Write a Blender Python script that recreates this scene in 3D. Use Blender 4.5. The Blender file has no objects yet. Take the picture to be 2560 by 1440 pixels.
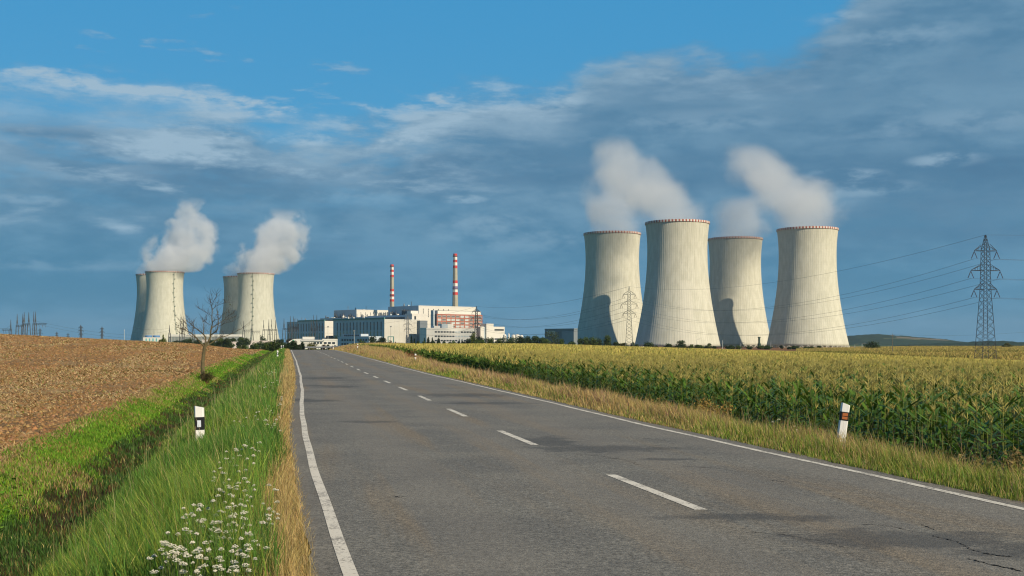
import bpy, bmesh, math, random
import numpy as np
from mathutils import Vector, Matrix
random.seed(7)
RNG = np.random.default_rng(11)
C = bpy.context.scene.collection
sc = bpy.context.scene
R = math.radians
# ------------------------------------------------------------------ camera
EYE, F, CX, HY = 1.65, 2844.0, 1280.0, 859.0          # eye height, focal length and horizon in photo pixels
cam_d = bpy.data.cameras.new('camera'); cam = bpy.data.objects.new('camera', cam_d); C.objects.link(cam)
cam.location = (0, 0, EYE); cam.rotation_euler = (R(90), 0, 0)
cam_d.sensor_width = 36; cam_d.lens = F / 2560 * 36; cam_d.shift_y = (HY - 720) / 2560
cam_d.clip_start = 0.1; cam_d.clip_end = 40000
sc.camera = cam
# ------------------------------------------------------------------ sun and sky
SUN_EL = 32.5
S = Vector((0.71, -0.70, 0)).normalized()
S = Vector((S.x * math.cos(R(SUN_EL)), S.y * math.cos(R(SUN_EL)), math.sin(R(SUN_EL))))
sd = bpy.data.lights.new('sun', 'SUN'); sd.energy = 4.9; sd.angle = R(0.5); sd.color = (1.0, 0.86, 0.64)
sun = bpy.data.objects.new('sun', sd); sun.rotation_euler = S.to_track_quat('Z', 'Y').to_euler(); C.objects.link(sun)
vs = sc.view_settings; vs.view_transform = 'Standard'; vs.look = 'None'; vs.exposure = 0.25; vs.gamma = 1.0
try:
    sc.cycles.use_denoising = True; sc.cycles.filter_width = 1.15
    sc.cycles.volume_bounces = 3; sc.cycles.max_bounces = 6; sc.cycles.transparent_max_bounces = 24
    sc.cycles.volume_step_rate = 1.0; sc.cycles.volume_max_steps = 256
    sc.cycles.use_adaptive_sampling = True; sc.cycles.adaptive_threshold = 0.01
except Exception as e:
    print(e)

class NT:
    """small wrapper to write node trees in a few lines"""
    def __init__(s, tree): s.t = tree; s.n = tree.nodes; s.l = tree.links
    def new(s, typ, **kw):
        n = s.n.new(typ)
        for k, v in kw.items():
            if k[0] == 'i' and k[1:].isdigit(): s.set(n.inputs[int(k[1:])], v)
            else: setattr(n, k, v)
        return n
    def set(s, sock, v):
        if isinstance(v, bpy.types.NodeSocket): s.l.new(v, sock)
        elif isinstance(v, bpy.types.Node): s.l.new(v.outputs[0], sock)
        else: sock.default_value = v
    def m(s, op, a, b=0.0, c=None, clamp=False):
        n = s.new('ShaderNodeMath', operation=op, use_clamp=clamp, i0=a, i1=b)
        if c is not None: s.set(n.inputs[2], c)
        return n.outputs[0]
    def mix(s, f, a, b, blend='MIX'):
        n = s.n.new('ShaderNodeMix'); n.data_type = 'RGBA'; n.blend_type = blend
        s.set(n.inputs[0], f); s.set(n.inputs[6], a if not isinstance(a, tuple) else (*a, 1)[:4]); s.set(n.inputs[7], b if not isinstance(b, tuple) else (*b, 1)[:4])
        return n.outputs[2]
    def ss(s, v, a, b, x=0.0, y=1.0):
        n = s.new('ShaderNodeMapRange', interpolation_type='SMOOTHSTEP'); s.set(n.inputs[0], v)
        n.inputs[1].default_value = a; n.inputs[2].default_value = b; n.inputs[3].default_value = x; n.inputs[4].default_value = y
        return n.outputs[0]
    def lin(s, v, a, b, x=0.0, y=1.0):
        n = s.new('ShaderNodeMapRange'); s.set(n.inputs[0], v)
        n.inputs[1].default_value = a; n.inputs[2].default_value = b; n.inputs[3].default_value = x; n.inputs[4].default_value = y
        return n.outputs[0]
    def noise(s, vec, scale, detail=5, rough=0.55, dist=0.0, typ='FBM'):
        n = s.new('ShaderNodeTexNoise'); n.noise_type = typ
        s.set(n.inputs['Vector'], vec); n.inputs['Scale'].default_value = scale
        n.inputs['Detail'].default_value = detail; n.inputs['Roughness'].default_value = rough; n.inputs['Distortion'].default_value = dist
        return n.outputs[0]
    def xyz(s, x, y, z=0.0): return s.new('ShaderNodeCombineXYZ', i0=x, i1=y, i2=z).outputs[0]
    def sep(s, v): n = s.new('ShaderNodeSeparateXYZ', i0=v); return n.outputs
    def curve(s, v, pts, lo=0.0, hi=1.0):
        """float curve through pts (x, y) with y given in [lo, hi]; x in 0..1"""
        n = s.new('ShaderNodeFloatCurve'); s.set(n.inputs['Value'], v)
        c = n.mapping.curves[0]
        for i, (x, y) in enumerate(pts):
            yy = (y - lo) / (hi - lo)
            if i < 2: c.points[i].location = (x, yy)
            else: c.points.new(x, yy)
        n.mapping.update()
        return s.lin(n.outputs[0], 0, 1, lo, hi)

def srgb(r, g, b):
    f = lambda c: (c / 255 / 12.92) if c <= 10 else ((c / 255 + 0.055) / 1.055) ** 2.4
    return (f(r), f(g), f(b))

w = bpy.data.worlds.new('World'); sc.world = w; w.use_nodes = True
t = NT(w.node_tree); t.n.clear()
STR = 0.1
sky = t.new('ShaderNodeTexSky', sky_type='NISHITA', sun_disc=False)
sky.sun_elevation = R(SUN_EL); sky.sun_rotation = math.atan2(S.x, S.y)
sky.air_density = 1.0; sky.dust_density = 0.4; sky.ozone_density = 3.0
gen = t.new('ShaderNodeTexCoord').outputs['Generated']
dx, dy, dz = t.sep(gen)
az = t.m('ARCTAN2', dx, dy)                            # azimuth from north (the view), in radians
el = t.m('ARCSINE', dz)
def k10(c): return tuple(v * 0.77 / STR for v in c)
# clear sky: the physical sky, pulled to the deep summer blue of the photograph, darker towards the zenith
zen = t.ss(el, 0.0, 0.33)
clear_grad = t.mix(zen, k10(srgb(88, 164, 204)), k10(srgb(64, 156, 210)))
clear_grad = t.mix(t.ss(el, 0.36, 1.0), clear_grad, k10(srgb(34, 84, 132)))
clear = t.mix(0.86, t.mix(1.0, sky.outputs[0], (0.62, 0.9, 1.0), 'MULTIPLY'), clear_grad)
# cloud deck
w1 = t.noise(t.xyz(t.m('MULTIPLY', az, 3.0), t.m('MULTIPLY', el, 6.0), 1.3), 1.5, 3, 0.5)
w1c = t.m('MULTIPLY', t.m('SUBTRACT', w1, 0.5), 0.16)
cv = t.xyz(t.m('ADD', t.m('MULTIPLY', az, 5.0), w1c), t.m('ADD', t.m('MULTIPLY', el, 15.0), t.m('MULTIPLY', w1c, 1.5)), 4.0)
n_big = t.noise(cv, 0.9, 9, 0.55, 0.05)
cv2 = t.xyz(t.m('ADD', t.m('MULTIPLY', az, 9.0), w1c), t.m('ADD', t.m('MULTIPLY', el, 36.0), t.m('MULTIPLY', w1c, 3)), 7.7)
n_str = t.noise(cv2, 1.0, 10, 0.6, 0.1)
cv3 = t.xyz(t.m('MULTIPLY', az, 13.0), t.m('MULTIPLY', el, 34.0), 3.1)
n_puf = t.noise(cv3, 1.6, 10, 0.62, 0.1)
E = t.curve(t.lin(az, -0.5, 0.5), [(0, .208), (.07, .212), (.16, .218), (.25, .212), (.33, .195), (.40, .202), (.47, .222), (.54, .228), (.58, .246), (.65, .250), (.71, .246), (.76, .262), (.80, .30), (.84, .335), (1, .42)], 0, 0.5)
edge = t.m('ADD', t.m('SUBTRACT', E, el), t.m('ADD', t.m('MULTIPLY', t.m('SUBTRACT', n_str, 0.5), 0.06), t.m('MULTIPLY', t.m('SUBTRACT', n_puf, 0.5), 0.05)))
deck = t.ss(edge, -0.004, 0.026)
# the left part of the deck is thin and streaky, the right part is closed
left = t.ss(az, 0.02, -0.16)
thin = t.m('MULTIPLY', left, t.ss(n_str, 0.54, 0.36))
thin = t.m('MULTIPLY', thin, t.ss(el, 0.08, 0.17))
deck = t.m('MULTIPLY', deck, t.m('SUBTRACT', 1.0, t.m('MULTIPLY', thin, 0.45)))
low = t.ss(el, 0.15, 0.03)
dark = t.mix(low, k10(srgb(88, 134, 167)), k10(srgb(76, 136, 171)))
lite = t.mix(low, k10(srgb(116, 156, 184)), k10(srgb(94, 150, 184)))
tone = t.m('ADD', t.m('MULTIPLY', n_big, 0.6), t.m('MULTIPLY', n_puf, 0.4))
body = t.mix(t.ss(tone, 0.41, 0.62), dark, lite)
# broad darker layers in the middle of the bank
layer = t.m('MULTIPLY', t.ss(t.noise(t.xyz(t.m('MULTIPLY', az, 1.6), t.m('MULTIPLY', el, 13.0), 9.0), 1.0, 5, .5), .50, .64), t.m('MULTIPLY', t.ss(el, .04, .09), t.ss(el, .21, .15)))
body = t.mix(t.m('MULTIPLY', layer, .6), body, k10(srgb(78, 124, 158)))
# thin bright veil of high cloud, upper left
veil = t.m('MULTIPLY', t.m('MULTIPLY', t.ss(az, .06, -.12), t.m('MULTIPLY', t.ss(el, .125, .165), t.ss(el, .235, .205))), t.ss(n_big, .28, .54))
body = t.mix(t.m('MULTIPLY', veil, .78), body, k10(srgb(150, 184, 208)))
# bright upper edges and streaks
rim = t.m('MULTIPLY', t.ss(edge, 0.0, 0.014), t.ss(edge, 0.070, 0.02))
rimw = t.m('MULTIPLY', rim, t.ss(n_str, 0.40, 0.60))
rimw = t.m('MULTIPLY', rimw, t.ss(az, 0.10, 0.02, 0.35, 1.0))
strk = t.m('MULTIPLY', t.ss(n_str, 0.54, 0.70), t.m('ADD', 0.24, t.m('MULTIPLY', left, 0.62)))
strk = t.m('MULTIPLY', strk, t.ss(el, 0.05, 0.15))
white = t.m('ADD', t.m('MULTIPLY', rimw, 0.7), strk)
# single brighter cloud patches, each at its own bearing and height
def puff(px, py, wx, wy, amp):
    a0 = math.atan2(px - CX, F); e0 = math.atan2(HY - py, math.hypot(px - CX, F))
    dd = t.m('ADD', t.m('POWER', t.m('DIVIDE', t.m('SUBTRACT', az, a0), wx / F), 2.0), t.m('POWER', t.m('DIVIDE', t.m('SUBTRACT', el, e0), wy / F), 2.0))
    return t.m('MULTIPLY', t.m('MULTIPLY', t.ss(dd, 1.0, 0.0), t.ss(n_puf, 0.40, 0.60)), amp)
PUFF = 0.75
for q in ((2370, 400, 110, 22, .8), (2110, 440, 120, 22, .8), (2150, 470, 160, 26, .5), (1160, 498, 70, 14, .8), (300, 572, 75, 16, .6), (250, 425, 190, 40, .5), (1080, 248, 140, 18, .7), (1180, 268, 150, 20, .6), (1390, 255, 90, 26, .55), (960, 350, 150, 16, .6), (560, 330, 380, 34, .8), (470, 255, 260, 22, .85), (300, 228, 330, 22, .8), (90, 290, 240, 40, .6), (760, 348, 320, 18, .75), (420, 395, 320, 18, .5), (180, 360, 260, 20, .5), (640, 280, 200, 14, .6), (1210, 555, 160, 26, .35), (1300, 600, 260, 40, .25), (900, 490, 170, 26, .25), (100, 500, 180, 14, .4), (150, 660, 260, 20, .25), (1700, 195, 240, 22, .3), (2040, 45, 130, 20, .5), (2250, 90, 220, 34, .3), (1760, 300, 260, 34, .3), (2450, 300, 240, 36, .3)):
    white = t.m('ADD', white, puff(*q[:4], q[4] * PUFF))
body = t.mix(t.m('MINIMUM', white, 0.85), body, k10(srgb(168, 196, 216)))
for q in ((2480, 420, 170, 34, .7), (1880, 250, 420, 60, .35), (620, 440, 460, 40, .45), (1250, 420, 500, 60, .45), (2300, 540, 360, 60, .4), (150, 330, 260, 40, .35), (2520, 160, 260, 70, .3)):
    body = t.mix(t.m('MINIMUM', puff(*q), 1.0), body, k10(srgb(78, 122, 156)))
deck = t.m('MAXIMUM', deck, t.m('MINIMUM', t.m('MULTIPLY', t.m('SUBTRACT', white, .35), t.ss(el, .30, .26, .3, 1.0)), 1.0))
col = t.mix(t.m('MULTIPLY', deck, 0.96), clear, body)
# below the horizon: a plain ground tone, so that no bright sky lights things from below
col = t.mix(t.ss(el, -0.002, -0.03), col, k10((0.07, 0.07, 0.05)))
bg = t.new('ShaderNodeBackground'); t.set(bg.inputs[0], col); bg.inputs[1].default_value = STR
t.l.new(bg.outputs[0], t.new('ShaderNodeOutputWorld').inputs[0])

# ================================================================== helpers
def tag(o, label=None, cat=None, group=None, kind=None):
    if label: o['label'] = label
    if cat: o['category'] = cat
    if group: o['group'] = group
    if kind: o['kind'] = kind
    return o
def link(name, me, parent=None, loc=None):
    o = bpy.data.objects.new(name, me); C.objects.link(o)
    if parent is not None: o.parent = parent
    if loc is not None: o.location = loc
    return o
def empty(name, loc, rz=0.0, label=None, cat=None, group=None):
    o = bpy.data.objects.new(name, None); C.objects.link(o); o.location = loc; o.rotation_euler = (0, 0, rz)
    o.empty_display_size = 0.2
    return tag(o, label, cat, group)
def copy_tree(o, parent=None):
    c = o.copy(); C.objects.link(c); c.parent = parent
    for ch in list(o.children): copy_tree(ch, c)
    return c
def tri_mesh(name, V, T, mat=None, col=None, quads=None, smooth=False):
    """mesh from numpy arrays: V (n,3), T (m,3) triangles, quads (k,4); col (n,3) vertex colours"""
    me = bpy.data.meshes.new(name)
    V = np.asarray(V, np.float32).reshape(-1, 3)
    loops = []; tot = []
    if T is not None and len(T): T = np.asarray(T, np.int32); loops.append(T.ravel()); tot.append(np.full(len(T), 3, np.int32))
    if quads is not None and len(quads): quads = np.asarray(quads, np.int32); loops.append(quads.ravel()); tot.append(np.full(len(quads), 4, np.int32))
    loops = np.concatenate(loops); tot = np.concatenate(tot)
    start = np.concatenate([[0], np.cumsum(tot)[:-1]]).astype(np.int32)
    me.vertices.add(len(V)); me.vertices.foreach_set('co', V.ravel())
    me.loops.add(len(loops)); me.loops.foreach_set('vertex_index', loops)
    me.polygons.add(len(tot)); me.polygons.foreach_set('loop_start', start)
    if smooth: me.polygons.foreach_set('use_smooth', np.ones(len(tot), bool))
    me.update(calc_edges=True)
    if col is not None:
        a = me.color_attributes.new('col', 'FLOAT_COLOR', 'POINT')
        c4 = np.ones((len(V), 4), np.float32); c4[:, :3] = col
        a.data.foreach_set('color', c4.ravel())
    if mat: me.materials.append(mat)
    return me
class MB:
    """collects boxes, bars, tubes and lathes and links them as ONE mesh"""
    def __init__(s): s.v = []; s.f = []; s.mi = []
    def add(s, vs_, fs, mi=0):
        b = len(s.v); s.v += [tuple(v) for v in vs_]
        for f in fs: s.f.append(tuple(b + i for i in f)); s.mi.append(mi)
        return s
    def box(s, x0, x1, y0, y1, z0, z1, mi=0):
        v = [(x0, y0, z0), (x1, y0, z0), (x1, y1, z0), (x0, y1, z0), (x0, y0, z1), (x1, y0, z1), (x1, y1, z1), (x0, y1, z1)]
        return s.add(v, [(0, 3, 2, 1), (4, 5, 6, 7), (0, 1, 5, 4), (1, 2, 6, 5), (2, 3, 7, 6), (3, 0, 4, 7)], mi)
    def prism(s, poly, z0, z1, mi=0):
        n = len(poly)
        v = [(x, y, z0) for x, y in poly] + [(x, y, z1) for x, y in poly]
        return s.add(v, [tuple(range(n - 1, -1, -1)), tuple(range(n, 2 * n))] + [(i, (i + 1) % n, n + (i + 1) % n, n + i) for i in range(n)], mi)
    def bar(s, a, b, r0, r1=None, n=4, mi=0, cap=True):
        a = Vector(a); b = Vector(b); r1 = r0 if r1 is None else r1
        d = (b - a).normalized(); u = d.orthogonal().normalized(); w_ = d.cross(u)
        v = []
        for p, r in ((a, r0), (b, r1)):
            for i in range(n):
                an = 2 * math.pi * (i + 0.5) / n
                v.append(p + (u * math.cos(an) + w_ * math.sin(an)) * r)
        f = [(i, (i + 1) % n, n + (i + 1) % n, n + i) for i in range(n)]
        if cap: f += [tuple(range(n - 1, -1, -1)), tuple(range(n, 2 * n))]
        return s.add(v, f, mi)
    def path(s, pts, radii, n=6, mi=0):
        base = len(s.v); pts = [Vector(p) for p in pts]
        u = None
        for k, p in enumerate(pts):
            d = (pts[min(k + 1, len(pts) - 1)] - pts[max(k - 1, 0)]).normalized()
            u = d.orthogonal().normalized() if u is None else (u - d * u.dot(d)).normalized()
            w_ = d.cross(u)
            for i in range(n):
                an = 2 * math.pi * i / n
                s.v.append(tuple(p + (u * math.cos(an) + w_ * math.sin(an)) * radii[k]))
        for k in range(len(pts) - 1):
            for i in range(n):
                s.f.append((base + k * n + i, base + k * n + (i + 1) % n, base + (k + 1) * n + (i + 1) % n, base + (k + 1) * n + i)); s.mi.append(mi)
        s.f.append(tuple(base + i for i in range(n - 1, -1, -1))); s.mi.append(mi)
        s.f.append(tuple(base + (len(pts) - 1) * n + i for i in range(n))); s.mi.append(mi)
        return s
    def lathe(s, prof, n=24, mi=0, cx=0, cy=0, closed=False):
        base = len(s.v)
        for r, z in prof:
            for i in range(n):
                an = 2 * math.pi * i / n
                s.v.append((cx + r * math.cos(an), cy + r * math.sin(an), z))
        m_ = len(prof)
        for k in range(m_ - 1 + (1 if closed else 0)):
            k2 = (k + 1) % m_
            for i in range(n):
                s.f.append((base + k * n + i, base + k * n + (i + 1) % n, base + k2 * n + (i + 1) % n, base + k2 * n + i))
                s.mi.append(mi[k] if isinstance(mi, (list, tuple)) else mi)
        if not closed:
            if prof[0][0] > 1e-3: s.f.append(tuple(base + i for i in range(n - 1, -1, -1))); s.mi.append(mi[0] if isinstance(mi, (list, tuple)) else mi)
            if prof[-1][0] > 1e-3: s.f.append(tuple(base + (m_ - 1) * n + i for i in range(n))); s.mi.append(mi[-1] if isinstance(mi, (list, tuple)) else mi)
        return s
    def mesh(s, name, mats, smooth=False):
        me = bpy.data.meshes.new(name); me.from_pydata(s.v, [], s.f)
        for m_ in (mats if isinstance(mats, (list, tuple)) else [mats]): me.materials.append(m_)
        me.polygons.foreach_set('material_index', s.mi)
        if smooth: me.polygons.foreach_set('use_smooth', [True] * len(s.f))
        me.update(); return me
    def build(s, name, mats, parent=None, loc=None, smooth=False):
        return link(name, s.mesh(name, mats, smooth), parent, loc)
def P(px, py, Y): return Vector(((px - CX) * Y / F, Y, EYE + (HY - py) * Y / F))
def X_at(px, Y): return (px - CX) * Y / F

# ------------------------------------------------------------------ materials
MATS = {}
def mat(name, color=(0.5, 0.5, 0.5), rough=0.85, var=0.12, scale=0.4, bump=0.0, bscale=None, metal=0.0, spec=0.3):
    """plain painted / concrete surface with mottling in its colour"""
    if name in MATS: return MATS[name]
    m = bpy.data.materials.new(name); m.use_nodes = True; t = NT(m.node_tree)
    b = m.node_tree.nodes['Principled BSDF']
    co = t.new('ShaderNodeTexCoord').outputs['Object']
    n1 = t.noise(co, scale, 6, 0.6)
    f = t.lin(n1, 0.3, 0.7, 1 - var, 1 + var)
    mul = t.new('ShaderNodeVectorMath', operation='SCALE'); mul.inputs[0].default_value = color; t.set(mul.inputs['Scale'], f)
    t.set(b.inputs['Base Color'], mul.outputs[0])
    b.inputs['Roughness'].default_value = rough; b.inputs['Metallic'].default_value = metal
    b.inputs['Specular IOR Level'].default_value = spec
    if bump:
        bp = t.new('ShaderNodeBump'); bp.inputs['Strength'].default_value = bump; bp.inputs['Distance'].default_value = 0.05
        t.set(bp.inputs['Height'], t.noise(co, bscale or scale * 8, 5, 0.65)); t.set(b.inputs['Normal'], bp.outputs[0])
    MATS[name] = m; return m
def leaf_mat(name, trans=0.35, gain=1.0, rough=0.6, spec=0.25):
    """foliage: colour from the vertex colours (species, dryness, and shade in the ditch grass), part of the light passes through"""
    if name in MATS: return MATS[name]
    m = bpy.data.materials.new(name); m.use_nodes = True; t = NT(m.node_tree)
    b = m.node_tree.nodes['Principled BSDF']; out = m.node_tree.nodes['Material Output']
    a = t.new('ShaderNodeVertexColor', layer_name='col')
    c = t.mix(1.0, a.outputs[0], (gain, gain, gain), 'MULTIPLY')
    t.set(b.inputs['Base Color'], c); b.inputs['Roughness'].default_value = rough; b.inputs['Specular IOR Level'].default_value = spec
    tr = t.new('ShaderNodeBsdfTranslucent'); t.set(tr.inputs[0], c)
    ms = t.new('ShaderNodeMixShader'); ms.inputs[0].default_value = trans
    t.set(ms.inputs[1], b.outputs[0]); t.set(ms.inputs[2], tr.outputs[0]); t.set(out.inputs[0], ms.outputs[0])
    MATS[name] = m; return m

# ================================================================== terrain functions
_ly = np.array([-60, 0, 8.08, 14, 20.3, 26.4, 38.5, 59.4, 98, 131, 190, 240, 300, 400, 520, 700])
_lx = np.array([13.5, 0.55, -1.145, -2.40, -3.70, -4.88, -7.10, -11.05, -18.6, -25.2, -36.9, -46.6, -57.0, -68, -74, -74])
_fy = np.linspace(-60, 700, 1521)
_fx = np.interp(_fy, _ly, _lx)
_k = np.ones(13) / 13
_fx = np.convolve(np.pad(_fx, 6, mode='reflect', reflect_type='odd'), _k, 'valid')
def XL(y): return np.interp(y, _fy, _fx)              # the left edge line of the road
WL, WR = 3.70, 6.93                                   # centre line and right edge line, across from it
def sst(x, a, b): q = np.clip((x - a) / (b - a), 0, 1); return q * q * (3 - 2 * q)
def zroad(y): return np.interp(y, [0, 62, 80, 100, 117, 131, 156, 180, 200, 240, 320, 450, 700], [0, 0.0, .08, .21, .30, .41, .53, .59, .56, .1, -1.0, -2.3, -2.6])
def s_field(y): return np.interp(y, [8, 16, 50, 100, 200, 300], [5.1, 5.2, 6.4, 6.4, 5.0, 4.5])
def u_corn(y): return np.interp(y, [8, 20, 40, 63, 100, 170, 300], [3.9, 4.0, 4.6, 5.6, 6.2, 6.6, 7])
def canopy(x, y):
    return 0.82 + 0.92 * sst(y, 40, 200) - 0.030 * np.clip(y / 100, 0, 1) * np.maximum(0, x - 0.02 * y) - 0.012 * np.clip(y / 100 - 1, 0, 2) * np.maximum(0, x - 0.26 * y)
def plain(x, y):
    r = sst(x / np.maximum(y, 1), .285, .36)
    zr_ = np.interp(y, [370, 450, 535, 700, 900, 1100, 2000, 4000], [-4.6, -3.4, -2.9, -1.9, -1.15, -1.8, -4, -8])
    zl = np.interp(y, [300, 600, 1000, 3000], [-2.3, -2.8, -2.6, -3.2])
    return zl * (1 - r) + zr_ * r
def gz(x, y):
    """height of the ground"""
    x = np.asarray(x, float); y = np.asarray(y, float)
    xl = XL(y); s = xl - x; u = s * 0 - s - WR
    zr = zroad(y)
    sf = s_field(y); fb = -0.25 + 0.25 * sst(y, 40, 90)
    q = s / sf
    prof = np.interp(q, [0.06, 0.14, 0.30, 0.48, 0.60, 0.70, 0.78, 0.90, 1.0, 1.04], [0, -.03, -.12, -.34, -.95, -1.0, -.82, -.38, -.03, 0])
    dfac = np.interp(y, [60, 140, 220], [1, .7, .4])
    zf = fb * np.clip(q, 0, 1) + (0.55 + 0.056 * np.maximum(0, s - sf)) * sst(y, 18, 215) * (s > sf) * sst(s, sf, sf + 14)
    zleft = np.where(q < 1.04, zr + prof * dfac + (fb) * np.clip((q - .8) / .2, 0, 1), zf + zr * np.exp(-np.maximum(0, s - sf) / 30))
    far = sst(y, 232, 420)
    zleft = zleft * (1 - far) + plain(x, y) * far
    cg = canopy(x, y) - 1.95
    uc = u_corn(y); qu = np.clip(u / uc, 0, 1)
    vz = zr + np.interp(qu, [0.06, 0.25, 0.5, 0.75, 1.0], [0, -.05, -.38, -.85, -1.05]) * (1 - .95 * sst(y, 60, 150)) + 0.32 * sst(y, 110, 170) * sst(u, .6, 2.6)
    bl = sst(u, uc * .7, uc * 1.05)
    zright = vz * (1 - bl) + cg * bl
    farr = sst(y, 300, 430)
    zright = zright * (1 - farr) + plain(x, y) * farr
    zright = zright + 1.9 * np.exp(-((x + 36) / 19) ** 2 - ((y - 325) / 32) ** 2) * sst(u, 0.5, 6)
    zmid = zr * (1 - sst(y, 420, 520)) + plain(x, y) * sst(y, 420, 520)
    z = np.where(s > 0.28, zleft, np.where(u > 0.28, zright, zmid - 0.07))
    # fine undulation, not under the road
    und = 0.03 * np.sin(x * 1.3 + y * .7) * np.sin(y * .9 - x * .5) + 0.02 * np.sin(x * 2.9 - y * 1.7)
    off = np.clip(np.maximum(s - .5, u - .5), 0, 1) * np.exp(-y / 150)
    return z + und * off
def gz1(x, y): return float(gz(np.array([x]), np.array([y]))[0])

# value noise for numpy colouring
_ng = RNG.random((256, 256))
def vnoise(x, y):
    xi = np.floor(x).astype(int); yi = np.floor(y).astype(int); fx = x - xi; fy = y - yi
    fx = fx * fx * (3 - 2 * fx); fy = fy * fy * (3 - 2 * fy)
    g = lambda a, b: _ng[a % 256, b % 256]
    return (g(xi, yi) * (1 - fx) + g(xi + 1, yi) * fx) * (1 - fy) + (g(xi, yi + 1) * (1 - fx) + g(xi + 1, yi + 1) * fx) * fy
def fbm(x, y, o=4):
    v = 0; a = .5
    for i in range(o): v = v + a * vnoise(x * 2 ** i + 17 * i, y * 2 ** i + 5 * i); a *= .5
    return v / (1 - .5 ** o)

# ------------------------------------------------------------------ ground sheet
ys = np.concatenate([np.arange(-24, 60, .4), np.arange(60, 130, 1.0), np.arange(130, 460, 3.0), np.arange(460, 1100, 20), np.geomspace(1100, 14000, 26)])
us = np.concatenate([-np.geomspace(9000, 14, 70), np.arange(-13.75, -0.4, .25), [-0.32, -0.26], np.arange(0, 7.1, 1.0), [7.19, 7.25], np.arange(7.5, 22, .25), np.geomspace(22.5, 9000, 80)])
UU, YY = np.meshgrid(us, ys)
XX = XL(YY) * np.where(YY > 700, 1, 1) + UU
ZZ = gz(XX, YY)
S_ = -UU; U_ = UU - WR
def shade(c): return np.array(c, float)
soil, straw_ = shade((.20, .118, .055)), shade((.36, .26, .13))
grn, dry, dk = shade((.040, .055, .014)), shade((.20, .14, .06)), shade((.055, .035, .018))  # grn is kept dark: shade between the blades put into the ground colour
gold, corngold = shade((.30, .225, .07)), shade((.12, .11, .03))
def lerp(a, b, t_): return a + (b - a) * t_[..., None]
nz = fbm(XX * .35, YY * .35)
col = np.zeros(XX.shape + (3,)); col[:] = grn; col = lerp(col, np.broadcast_to(shade((.085, .13, .028)), col.shape), sst(YY, 45, 110))
sf = s_field(YY); uc = u_corn(YY)
col = lerp(col, np.broadcast_to(dry, col.shape), ((S_ > 0.2) & (S_ < 1.2)) * .8)
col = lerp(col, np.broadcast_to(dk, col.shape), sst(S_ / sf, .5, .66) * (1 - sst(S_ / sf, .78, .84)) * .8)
isfield = sst(S_ / sf, .90, .94)
stripe = fbm(S_ * .05 + 3, YY * .02 + 9, 3)
stripe = np.clip((fbm(S_ * .30 + 3, YY * .035 + 9, 3) - .44) * 8, 0, 1)
fcol = lerp(np.broadcast_to(soil, col.shape), np.broadcast_to(straw_, col.shape), np.clip((nz - .45) * 1.6 + stripe * .7, 0, .8))
col = lerp(col, fcol, isfield)
ur = (U_ > 0.2) * 1.0
vcol = lerp(np.broadcast_to(grn, col.shape), np.broadcast_to(dry, col.shape), np.clip(.35 + (nz - .5) * 2, 0, 1))
col = lerp(col, vcol, ur)
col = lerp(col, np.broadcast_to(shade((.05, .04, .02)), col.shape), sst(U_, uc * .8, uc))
farg = sst(YY, 280, 420) * (np.abs(UU) > 0.3)
band = sst(YY, 560, 640) ; aa = XX / np.maximum(YY, 1)
gcol = lerp(np.broadcast_to(shade((.17, .165, .035)), col.shape), np.broadcast_to(gold, col.shape), np.maximum(band, np.clip((fbm(XX * .008, YY * .02) - .5) * 5, 0, 1)))
lcol = lerp(np.broadcast_to(shade((.09, .12, .03)), col.shape), np.broadcast_to(shade((.17, .085, .04)), col.shape), sst(YY, 650, 720) * (aa > .06))
pl = lerp(lcol, gcol, sst(aa, .285, .30))
pl = lerp(pl, np.broadcast_to(shade((.06, .09, .03)), col.shape), sst(YY, 1500, 2500))
col = lerp(col, pl, farg)
ny, nx = XX.shape
idx = np.arange(ny * nx).reshape(ny, nx)
Q = np.stack([idx[:-1, :-1], idx[:-1, 1:], idx[1:, 1:], idx[1:, :-1]], -1).reshape(-1, 4)
gm = bpy.data.materials.new('ground_soil'); gm.use_nodes = True; t = NT(gm.node_tree); b = gm.node_tree.nodes['Principled BSDF']
a = t.new('ShaderNodeVertexColor', layer_name='col'); pos = t.new('ShaderNodeNewGeometry').outputs['Position']
n1 = t.noise(pos, 6.0, 8, .7); n2 = t.noise(pos, .8, 5, .6)
mulv = t.m('MULTIPLY', t.lin(n1, .3, .7, .62, 1.38), t.lin(n2, .3, .7, .86, 1.14))
vm = t.new('ShaderNodeVectorMath', operation='SCALE'); t.set(vm.inputs[0], a.outputs[0]); t.set(vm.inputs['Scale'], mulv)
t.set(b.inputs['Base Color'], vm.outputs[0]); b.inputs['Roughness'].default_value = .95; b.inputs['Specular IOR Level'].default_value = .1
bp = t.new('ShaderNodeBump'); bp.inputs['Strength'].default_value = 1.0; bp.inputs['Distance'].default_value = .12
t.set(bp.inputs['Height'], t.noise(pos, 5.0, 8, .75)); t.set(b.inputs['Normal'], bp.outputs[0])
V = np.stack([XX, YY, ZZ], -1).reshape(-1, 3)
tag(link('ground', tri_mesh('ground', V, None, gm, col.reshape(-1, 3), Q, True)), kind='structure')

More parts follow.
